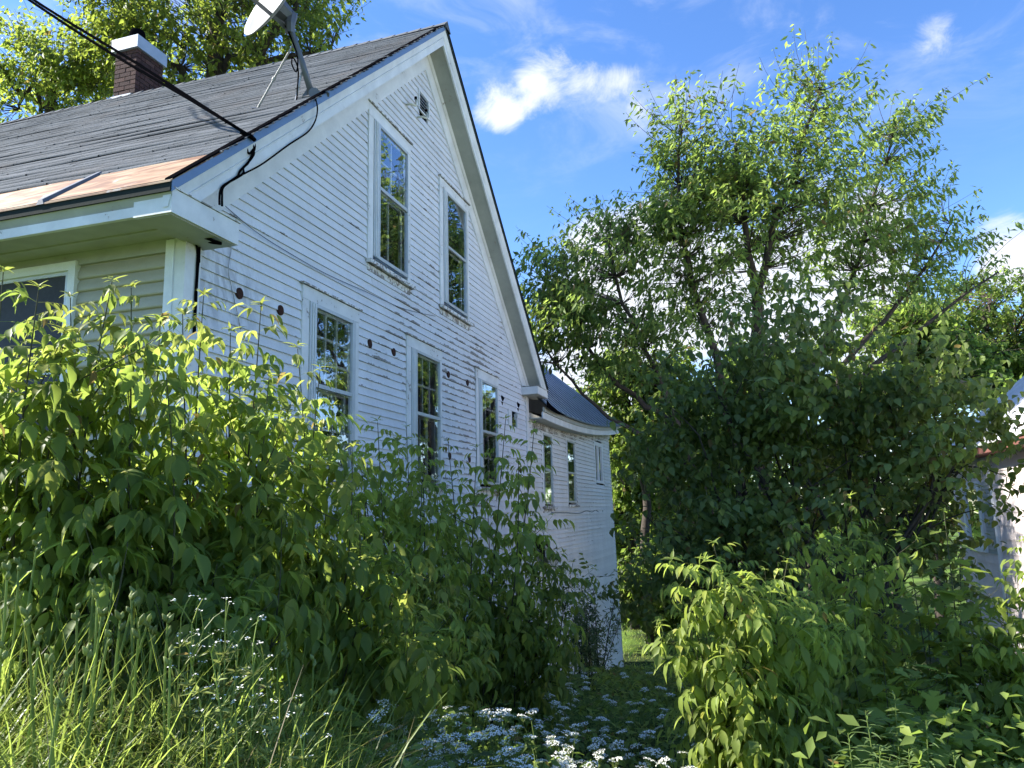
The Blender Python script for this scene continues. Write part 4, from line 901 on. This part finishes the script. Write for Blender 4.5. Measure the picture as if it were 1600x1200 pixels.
# the big dark lilac
D = 9.6
def lilac():
    base = at(1270, 960, D); base[2] = gz(base[0], base[1])
    root = thing('lilac_bush', tuple(base), 'huge dark lilac bush with heart shaped leaves in front of the tall cherry', 'bush')
    lobes = [lobe(1260, 560, D, 140, 105, 1.0, 1.5), lobe(1130, 640, D, 120, 120, .9, 1.2), lobe(1400, 620, D, 120, 110, .9, 1.2), lobe(1250, 720, D, 240, 140, 1.2, 2.2), lobe(1095, 780, D+.4, 90, 140, .9, 1.2),
             lobe(1450, 690, D, 70, 100, .8, .7), lobe(1505, 690, D-.2, 35, 50, .4, .25), lobe(1180, 860, D, 180, 110, 1.0, 1.2), lobe(1060, 880, D+.8, 70, 95, .7, .7), lobe(1025, 890, D+2.4, 42, 62, .6, .45), lobe(1400, 820, D, 120, 110, .9, .9), lobe(1560, 765, D-.3, 35, 60, .3, .05), lobe(1555, 680, D-.3, 28, 20, .25, .07)]
    mb = MB(); ends = []
    for i in range(26):
        lb = lobes[rnd.randrange(len(lobes)-3)]; e_ = lb[0]+rdir(1)[0]*lb[1]*.5; b0 = base+np.array([rnd.uniform(-.5, .5), rnd.uniform(-.6, .6), -.05])
        pth = stem_curve(b0, e_, (np.array([rnd.uniform(-.3, .3), rnd.uniform(-.3, .3), .1])), 10)+np.vstack([np.zeros(3), rng.normal(0, .03, (9, 3))]); mb.tube(pth, [.045, .010], 5, False); ends.append(pth[3:])
        for j in range(9):
            p0 = pth[rnd.randrange(3, 10)]; mb.tube(stem_curve(p0, p0+rdir(1)[0]*rnd.uniform(.3, .9)+np.array([0, 0, .25]), (0, 0, .05), 5), [.011, .003], 4, False)
    part('stems', mb, 'bark', root, True)
    wts = np.array([l[2] for l in lobes]); n = 2300; pick = rng.choice(len(lobes), n, p=wts/wts.sum())
    C0 = np.array([l[0] for l in lobes]); R0 = np.array([l[1] for l in lobes]); ncl = 230; pk = rng.choice(len(lobes), ncl, p=wts/wts.sum()); cu = rdir(ncl)*(rng.random(ncl)**(1/3.0))[:, None]; cc_ = C0[pk]+cu*R0[pk]; ci = rng.integers(0, ncl, n); u = cu[ci]; P = cc_[ci]+rng.normal(0, 1, (n, 3))*np.array([.20, .20, .13])
    L = []
    for i in range(n):
        outd = nrm(u[i]+np.array([0, 0, .35])+rng.normal(0, .3, 3)); ln = rnd.uniform(.2, .42); ph = rnd.uniform(0, 6)
        h0 = nrm(np.cross(outd, [.2, .3, 1])); h1 = np.cross(outd, h0)
        for k in range(4):
            p_ = P[i]+outd*ln*(k+.3)/4
            for sg in (0, math.pi):
                a = ph+k*1.57+sg; d_ = h0*math.cos(a)+h1*math.sin(a)+outd*.35+np.array([0, 0, -.55]); L.append(('heart', 'lilac', p_, d_, nrm(UPV+.5*outd), rnd.uniform(.85, 1.45)))
    put_leaves(root, L, 300)
lilac()

# ------------------------------------------------------------------ shrubs
def tips(L, d, j=.12): return [at(u, v, d+rnd.uniform(-j, j)*2) for (u, v) in L]
shrub('box_elder_shrub', at(40, 1060, 3.3)[:2], tips([(-60, 470), (5, 425), (60, 455), (-20, 560), (40, 600), (100, 520), (-50, 700), (70, 720), (20, 800), (120, 640)], 3.3), 'sunlit box elder shrub at the left edge before the street window', 'shrub', group='box elder shrubs by the house', gap=.075)
shrub('box_elder_shrub', at(190, 1060, 3.4)[:2], tips([(110, 465), (175, 440), (205, 450), (250, 500), (140, 560), (200, 610), (260, 590), (170, 720), (230, 760), (120, 800)], 3.4), 'tall sunlit box elder shrub in front of the beige vinyl siding', 'shrub', group='box elder shrubs by the house', gap=.075)
shrub('box_elder_shrub', at(340, 1060, 3.7)[:2], tips([(285, 490), (318, 462), (360, 520), (408, 478), (300, 600), (350, 640), (420, 590), (280, 720), (400, 720), (330, 800), (440, 810)], 3.7), 'box elder shrub with pale tips below the front corner of the house', 'shrub', group='box elder shrubs by the house', gap=.075)
shrub('box_elder_shrub', at(450, 1060, 4.1)[:2], tips([(465, 545), (500, 580), (440, 640), (520, 640), (480, 720), (550, 700), (500, 800), (420, 820), (560, 800), (470, 880)], 4.1), 'half shaded box elder shrub left of the lower gable window', 'shrub', group='box elder shrubs by the house', mat='elder', gap=.08)
shrub('box_elder_shrub', at(250, 1110, 3.0)[:2], tips([(60, 880), (130, 860), (200, 850), (280, 840), (340, 880), (400, 900), (100, 960), (240, 930), (330, 960), (20, 900)], 3.1), 'low leafy box elder shoots behind the day lily stalks', 'shrub', group='box elder shrubs by the house', mat='elder', gap=.08, ytips=False, start=.15)
shrub('box_elder_shrub', at(540, 1120, 4.3)[:2], tips([(560, 880), (600, 900), (650, 960), (640, 1000), (520, 900), (480, 950), (600, 1000), (540, 1000), (420, 980), (680, 1010)], 4.3, .2), 'low box elder shrub with yellowish tips under the water table board', 'shrub', group='box elder shrubs by the house', mat='elder', gap=.08, start=.2)
shrub('box_elder_shrub', at(620, 1100, 6.0)[:2], tips([(545, 680), (590, 660), (635, 668), (610, 750), (660, 690), (575, 720), (660, 740), (570, 780), (650, 830), (600, 860), (560, 700), (690, 800)], 6.0, .2), 'shaded box elder shrub below the middle lower window', 'shrub', group='box elder shrubs by the house', mat='eldershade', gap=.085)
shrub('box_elder_shrub', at(740, 1110, 6.5)[:2], tips([(700, 690), (745, 700), (790, 655), (835, 665), (760, 760), (680, 750), (810, 720), (820, 790), (700, 800), (780, 860), (850, 830), (720, 880)], 6.5, .2), 'dark box elder shrub in front of the third lower window', 'shrub', group='box elder shrubs by the house', mat='eldershade', gap=.085)
shrub('box_elder_shrub', at(800, 1110, 6.6)[:2], tips([(870, 860), (895, 880), (850, 860), (880, 930), (860, 960), (800, 920), (760, 960), (700, 940), (740, 1010), (820, 1000)], 6.6, .2), 'dark drooping box elder shrub hiding the basement window of the house', 'shrub', group='box elder shrubs by the house', mat='eldershade', gap=.085, start=.15)
shrub('box_elder_shrub', at(690, 1140, 5.4)[:2], tips([(640, 900), (690, 880), (730, 930), (660, 980), (720, 1000), (620, 1010), (760, 1020), (680, 1040)], 5.5, .2), 'low dark box elder shrub behind the white flowers', 'shrub', group='box elder shrubs by the house', mat='eldershade', gap=.085, start=.15)
shrub('box_elder_shrub', at(1170, 1230, 4.5)[:2], tips([(1065, 875), (1115, 850), (1150, 870), (1190, 900), (1230, 880), (1070, 950), (1100, 950), (1170, 980), (1230, 960), (1260, 930), (1300, 980), (1250, 1040), (1100, 1060), (1150, 1080), (1210, 1120), (1120, 1150)], 4.5, .15), 'light green box elder shrub standing alone right of the white flowers', 'shrub', group='box elder shrubs by the house', mat='elderlight', ymat='elderlight', gap=.062, size=1.0)
shrub('maple_sapling', at(1340, 1180, 5.6)[:2], tips([(1330, 780), (1300, 830), (1355, 840), (1380, 900), (1310, 930), (1280, 900), (1340, 1000), (1390, 1010), (1260, 1010), (1300, 1080)], 5.6, .2), 'tall thin maple sapling with a pale leading shoot before the dark bush', 'sapling', 'elder', 'mapleleaf', 'elderlight', group='maple saplings at the right', gap=.07, size=1.05)
shrub('maple_sapling', at(1480, 1180, 5.2)[:2], tips([(1420, 860), (1475, 800), (1500, 880), (1450, 940), (1530, 930), (1400, 980), (1480, 1010), (1540, 1020), (1430, 1060), (1500, 1090)], 5.2, .2), 'shaded maple sapling in front of the pink house window', 'sapling', 'maple', 'mapleleaf', 'elderlight', group='maple saplings at the right', gap=.075, size=1.15)
shrub('maple_sapling', at(1600, 1180, 5.0)[:2], tips([(1570, 900), (1600, 845), (1640, 870), (1580, 960), (1620, 980), (1560, 1000), (1600, 1040), (1570, 1090), (1640, 1060)], 5.0, .15), 'maple sapling with bright leaves at the right edge', 'sapling', 'elder', 'mapleleaf', 'elderlight', group='maple saplings at the right', gap=.075, size=1.0)
shrub('maple_sapling', at(1400, 1220, 4.6)[:2], tips([(1330, 1040), (1380, 1030), (1430, 1050), (1480, 1100), (1540, 1110), (1580, 1130), (1350, 1110), (1450, 1150), (1520, 1170)], 4.7, .2), 'low shaded maple sapling behind the narrow leaved weeds', 'sapling', 'maple', 'mapleleaf', 'mapleleaf', group='maple saplings at the right', gap=.075, ytips=False, start=.1, size=1.15)

# thin willow like shrub at the wing wall
def willow():
    base = at(925, 1060, 12.6); base[2] = gz(base[0], base[1]); root = thing('willow_shrub', tuple(base), 'thin twiggy willow shrub with tiny leaves against the wing wall', 'shrub')
    mb = MB(); P, Dd = [], []
    for i in range(20):
        e_ = at(rnd.uniform(870, 985), rnd.uniform(880, 1000), 12.6+rnd.uniform(-.7, .7)); pth = stem_curve(base+np.array([rnd.uniform(-.5, .5), rnd.uniform(-.3, .6), 0]), e_, (0, 0, .1), 8); mb.tube(pth, [.009, .002], 4, False)
        for k in range(34):
            f = rnd.uniform(.15, 1); j = min(int(f*7), 6); p0 = pth[j]+(pth[j+1]-pth[j])*rnd.random(); d_ = nrm(rng.normal(size=3)+np.array([0, 0, .3])); l = rnd.uniform(.05, .28)
            if k % 4 == 0: mb.tube([p0, p0+d_*l], [.004, .002], 3, False)
            for q_ in range(5): P.append(p0+d_*l*rnd.random()+rng.normal(0, .02, 3)); Dd.append(nrm(d_+rng.normal(0, .7, 3)))
    part('stems', mb, 'bark', root); P, Dd = np.array(P), np.array(Dd); n = len(P)
    v, f = scatter(T_DIAMOND, P, Dd, nrm(rng.normal(0, .6, (n, 3))+UPV), rng.uniform(.06, .10, n), rng.uniform(.018, .028, n)); big_mesh('foliage', v, f, 'willow', root, False, kind='stuff')
willow()

# ------------------------------------------------------------------ low plants
def ribbons(base, d, L, Wd, arch, segs=5):
    n = len(base); d = nrm(d); side = nrm(np.cross(d, UPV)+1e-6); s = np.linspace(0, 1, segs+1)
    c = base[:, None]+d[:, None]*(L[:, None]*s[None])[:, :, None]*(1-.25*s[None, :, None]*arch[:, None, None]) + UPV[None, None]*(-(arch*L)[:, None]*s[None]**2.2*.75)[:, :, None]
    hor = nrm(d*np.array([1, 1, 0])+1e-6); c = c+hor[:, None]*((arch*L)[:, None]*s[None]**2*.55)[:, :, None]
    wd = Wd[:, None]*np.array([1.0]+[1-.15*k for k in range(1, segs)]+[.04])[None]
    a = c+side[:, None]*wd[:, :, None]/2; b = c-side[:, None]*wd[:, :, None]/2
    V = np.stack([a, b], 2).reshape(n, -1, 3); k = (segs+1)*2
    q = np.array([(2*i, 2*i+1, 2*i+3, 2*i+2) for i in range(segs)]); return V.reshape(-1, 3), (q[None]+(np.arange(n)*k)[:, None, None]).reshape(-1, 4)
def field(u0, u1, d0, d1, n):
    """ground points under a strip of the view"""
    d = rng.uniform(d0, d1, n); u_ = rng.uniform(u0, u1, n); P = np.array([at(a, 900, b) for a, b in zip(u_, d)]); P[:, 2] = G(P[:, 0], P[:, 1]); return P
def grass(n, u0, u1, d0, d1, l0, l1, w0, w1, a0, a1, mat='grass', spread=.45):
    P = field(u0, u1, d0, d1, n); d = nrm(np.concatenate([rng.normal(0, spread, (n, 2)), np.ones((n, 1))], 1))
    return ribbons(P, d, rng.uniform(l0, l1, n), rng.uniform(w0, w1, n), rng.uniform(a0, a1, n))
def stuff(name, parts, mat, label, cat):
    v, f = merge(parts); o = big_mesh(name, v, f, mat, None, True, kind='stuff'); tag(o, label, cat); return o
stuff('tall_grass', [grass(2600, -220, 560, 1.9, 3.4, .4, .85, .006, .014, .2, .9), grass(1500, -220, 470, 2.5, 3.3, .45, .85, .004, .010, .05, .6, spread=.28), grass(3200, -220, 620, 1.9, 4.0, .25, .6, .003, .006, .1, .6), grass(900, 480, 760, 2.6, 4.6, .25, .5, .004, .008, .2, .8)], 'grass', 'long arching grass and lily leaves in the sunny left corner', 'grass')
stuff('lawn_grass', [grass(9000, 930, 1200, 16, 30, .05, .12, .012, .02, .1, .5)], 'grass', 'mown lawn beyond the wing of the house', 'grass')
M['straw'] = leafmat('dead_straw', (.30, .25, .14), (.30, .25, .14), .3, .25, .1)
stuff('dead_straw', [grass(420, -220, 600, 1.9, 3.8, .3, .8, .003, .007, .05, .8, spread=.6)], 'straw', 'dry dead straw caught in the tall grass', 'straw')
def ground_leaves(n, u0, u1, d0, d1, h0, h1, L0, L1):
    P = field(u0, u1, d0, d1, n); P[:, 2] += rng.uniform(h0, h1, n)*rng.random(n)**.5; d = nrm(rng.normal(0, 1, (n, 3))*np.array([1, 1, .35])+np.array([0, 0, -.2])); L = rng.uniform(L0, L1, n)
    return scatter(T_DIAMOND, P, d, nrm(rng.normal(0, .4, (n, 3))+UPV), L, L*.5)
stuff('undergrowth', [ground_leaves(9000, 500, 1240, 3.0, 9.5, .08, .36, .05, .10), ground_leaves(3500, 1150, 1760, 3.6, 8, .1, .7, .06, .12), ground_leaves(3000, -250, 560, 2.8, 5.0, .1, .5, .05, .1), ground_leaves(5000, 640, 1300, 9, 14, .1, .5, .06, .13)], 'weed', 'low tangle of weeds under the shrubs', 'undergrowth')

ORD = 'first second third fourth fifth sixth seventh eighth ninth tenth eleventh twelfth thirteenth fourteenth fifteenth sixteenth seventeenth eighteenth nineteenth twentieth twenty-first twenty-second twenty-third twenty-fourth twenty-fifth twenty-sixth twenty-seventh twenty-eighth'.split()
# day lily stalks
stalks = [(12, 890, 2.6), (42, 960, 2.5), (62, 985, 2.6), (80, 1010, 2.4), (108, 1040, 2.5), (120, 950, 2.7), (148, 900, 2.9), (153, 925, 2.8), (160, 955, 2.7), (172, 985, 2.6), (180, 890, 3.0), (188, 965, 2.7), (205, 935, 2.8), (212, 925, 2.9), (218, 975, 2.6), (232, 970, 2.7), (240, 980, 2.8), (262, 970, 2.7), (266, 1020, 2.6), (30, 870, 2.9), (58, 850, 3.0), (490, 1030, 3.2), (520, 1080, 3.0), (445, 1010, 3.2), (468, 1100, 2.8), (95, 1075, 2.3), (140, 1005, 2.5), (5, 1010, 2.3)]
for i, (u_, v_, d_) in enumerate(sorted(stalks)):
    tp = at(u_, v_, d_-.22); bx_, by_ = tp[0]+rnd.uniform(-.08, .08), tp[1]+rnd.uniform(-.05, .12); b = np.array([bx_, by_, gz(bx_, by_)-.02])
    th_ = thing('day_lily', tuple(b), 'slim day lily stalk with green buds in the sunny grass, %s from the left' % ORD[i], 'day lily', 'day lily stalks in the long grass')
    part('stalk', MB().tube(stem_curve(b, tp, (rnd.uniform(-.02, .02), rnd.uniform(-.03, .03), 0), 7), [.0052, .0036], 5, False), 'stalk', th_, True)
    for k in range(rnd.choice([2, 3, 4])):
        a = k*2.1+rnd.random(); d2 = nrm(np.array([math.cos(a)*.5, math.sin(a)*.5, .8])); l = rnd.uniform(.02, .04); p0 = tp-UPV*rnd.uniform(0, .05)
        part('bud', MB().tube([p0, p0+d2*l*.5, p0+d2*l], [.004, .009, .002], 6), 'bud', th_, True)
    for k in range(4):
        a = rnd.uniform(0, 6.28); n1_ = np.array([[math.cos(a)*.45, math.sin(a)*.45, 1.0]])
        v, f = ribbons(b[None]+rng.normal(0, .015, (1, 3)), n1_, np.array([rnd.uniform(.4, .7)]), np.array([rnd.uniform(.012, .018)]), np.array([rnd.uniform(.4, .9)])); big_mesh('blade', v, f, 'grass', th_, True)
# white wild flowers in the sunny corner
FL = []
for i, (u_, v_, d_) in enumerate(sorted([(283, 965, 2.9), (300, 975, 2.9), (318, 985, 3.0), (345, 990, 3.0), (352, 975, 3.0), (372, 1005, 3.0), (395, 1010, 2.9), (412, 1030, 2.9), (330, 1020, 2.8), (300, 1040, 2.7), (438, 1105, 2.8), (470, 1155, 2.7)])):
    tp = at(u_, v_, d_-.4); b = np.array([tp[0]+rnd.uniform(-.05, .05), tp[1]+rnd.uniform(-.05, .05), 0]); b[2] = gz(b[0], b[1])
    th_ = thing('wild_flower', tuple(b), 'bright leafy wildflower stem with small white heads, %s from the left' % ORD[i], 'wildflower', 'white wildflowers among the day lilies')
    pth = stem_curve(b, tp, (rnd.uniform(-.04, .04), rnd.uniform(-.04, .04), 0), 8); mb = MB().tube(pth, [.004, .002], 4, False); heads = []
    for k in range(6):
        p0 = pth[rnd.randrange(4, 8)]; e_ = p0+np.array([rnd.uniform(-.07, .07), rnd.uniform(-.07, .07), rnd.uniform(.03, .09)]); mb.tube([p0, (p0+e_)/2+np.array([0, 0, .01]), e_], [.0022, .0014], 3, False); heads.append(e_)
    part('stem', mb, 'stalk', th_); n = 60; s = rng.uniform(.2, 1, n); pb = np.array([pth[int(q_*7)] for q_ in s])
    v, f = scatter(T_DIAMOND, pb, nrm(rng.normal(0, 1, (n, 3))*np.array([1, 1, .3])+np.array([0, 0, .5])), nrm(rng.normal(0, .4, (n, 3))+UPV), rng.uniform(.03, .06, n), rng.uniform(.008, .013, n)); big_mesh('leaves', v, f, 'bud', th_, False, kind='stuff')
    hp = np.vstack([e_+rng.normal(0, .008, (7, 3))*np.array([1, 1, .3]) for e_ in heads]); n = len(hp)
    v, f = scatter(T_QUAD, hp, nrm(rng.normal(0, 1, (n, 3))*np.array([1, 1, .3])), nrm(rng.normal(0, .3, (n, 3))+UPV), np.full(n, .0075), np.full(n, .007)); big_mesh('flower_head', v, f, 'flower', th_, False, kind='stuff')
# ground elder umbels
def umbel(c, rad, tilt):
    P = []; nr_ = 13
    a = np.arange(nr_)*2.4; rr_ = rad*np.sqrt((np.arange(nr_)+.5)/nr_); cen = np.stack([np.cos(a)*rr_, np.sin(a)*rr_, -.25*rr_**2/rad], 1)
    n = nr_*6; q_ = np.repeat(cen, 6, 0)+rng.normal(0, rad*.10, (n, 3))*np.array([1, 1, .4]); q_ = q_@rotm('X', tilt).T+c
    pv, pf = scatter(T_QUAD, q_, nrm(rng.normal(0, 1, (n, 3))*np.array([1, 1, .25])), nrm(rng.normal(0, .35, (n, 3))+UPV), np.full(n, rad*.24), np.full(n, rad*.21))
    return pv, pf, cen@rotm('X', tilt).T+c
UMB = []
def upos(u0, u1, v0, v1, d0, d1, n):
    out = []
    while len(out) < n:
        v_ = rnd.uniform(v0, v1); f = (v_-v0)/(v1-v0); d_ = d1+(d0-d1)*f**.8; out.append(at(rnd.uniform(u0, u1), v_, d_*rnd.uniform(.93, 1.07)))
    return out
heads = upos(575, 830, 1100, 1215, 3.4, 4.6, 130)+upos(840, 1110, 1050, 1215, 3.9, 8.2, 140)+upos(790, 900, 1070, 1200, 4.0, 6.5, 28)
U0 = [umbel(np.zeros(3), .034, rnd.uniform(-.3, .3)) for _ in range(6)]; UM = []
for pv, pf, cen in U0:
    a = bpy.data.meshes.new('flower_head'); a.from_pydata(pv.tolist(), [], pf.tolist()); a.materials.append(M['flower'])
    mb = MB()
    for c_ in cen: mb.tube([(0, 0, -.05), c_*.97], [.0012, .0008], 3, False)
    s = mb.mesh('rays'); s.materials.append(M['stalk']); UM.append((a, s))
for i, p_ in enumerate(heads):
    g_ = gz(p_[0], p_[1]); 
    if p_[2] < g_+.15: p_[2] = g_+rnd.uniform(.18, .36)
    o = thing('white_umbel', tuple(p_), 'flat white umbel on a thin stem in the shady patch between the shrubs', 'flower', 'white umbels in the shade')
    k = rnd.uniform(.75, 1.35); ms = UM[i % 6]; rz_ = rnd.uniform(0, 6.28)
    for nm, me in (('flower_head', ms[0]), ('rays', ms[1])):
        c_ = bpy.data.objects.new(nm, me); COL.objects.link(c_); c_.parent = o; c_.rotation_euler = (rnd.uniform(-.25, .25), rnd.uniform(-.25, .25), rz_); c_.scale = (k, k, k)
    b = np.array([p_[0]+rnd.uniform(-.08, .08), p_[1]+rnd.uniform(-.08, .08), g_]); part('stem', MB().tube(stem_curve(b, p_-UPV*.05*k, (rnd.uniform(-.03, .03), rnd.uniform(-.03, .03), 0), 5), [.003, .0016], 3, False), 'stalk', o)
# narrow leaved weeds, lower right
wl = np.array([leaflet(.10, .016, .35, False)[0]])[0]; wf = leaflet(.10, .016, .35, False)[1]
wme = bpy.data.meshes.new('leaf'); wme.from_pydata(wl.tolist(), [], wf.tolist()); wme.materials.append(M['goldenrod'])
for i, (u_, v_, d_) in enumerate(sorted([(1325, 1145, 3.7), (1352, 1110, 3.8), (1398, 1085, 3.9), (1447, 1125, 3.8), (1300, 1180, 3.6), (1420, 1170, 3.6), (1490, 1180, 3.7), (1375, 1165, 3.5)])):
    tp = at(u_, v_, d_); b = np.array([tp[0], tp[1], 0]); b[2] = min(gz(b[0], b[1]), tp[2]-.7)
    lab = ('tall narrow leaved weed stalk, highest of the lower right row' if u_ == 1398 else 'narrow leaved weed stalk at the lower right, %s from the left' % ORD[i])
    th_ = thing('goldenrod_stalk', tuple(b), lab, 'weed', 'narrow leaved weeds at the lower right')
    pth = stem_curve(b, tp, (rnd.uniform(-.02, .02), rnd.uniform(-.02, .02), 0), 12); part('stem', MB().tube(pth, [.005, .002], 5, False), 'stalk', th_, True)
    H = tp[2]-b[2]; n = int(H/.0125)
    for k in range(n):
        f = .12+.88*k/n; j = min(int(f*11), 10); p0 = pth[j]+(pth[j+1]-pth[j])*(f*11-j); a = k*2.4; dn = np.array([math.cos(a), math.sin(a), .25+(.9 if f > .93 else 0)])
        Fm = frame(dn, UPV)*(1-.55*max(0, (f-.85)/.15))*rnd.uniform(.8, 1.15); q_ = p0-b
        o = bpy.data.objects.new('leaf', wme); COL.objects.link(o); o.parent = th_; o.matrix_basis = Matrix(((*Fm[0], q_[0]), (*Fm[1], q_[1]), (*Fm[2], q_[2]), (0, 0, 0, 1)))
bpy.context.view_layer.update()
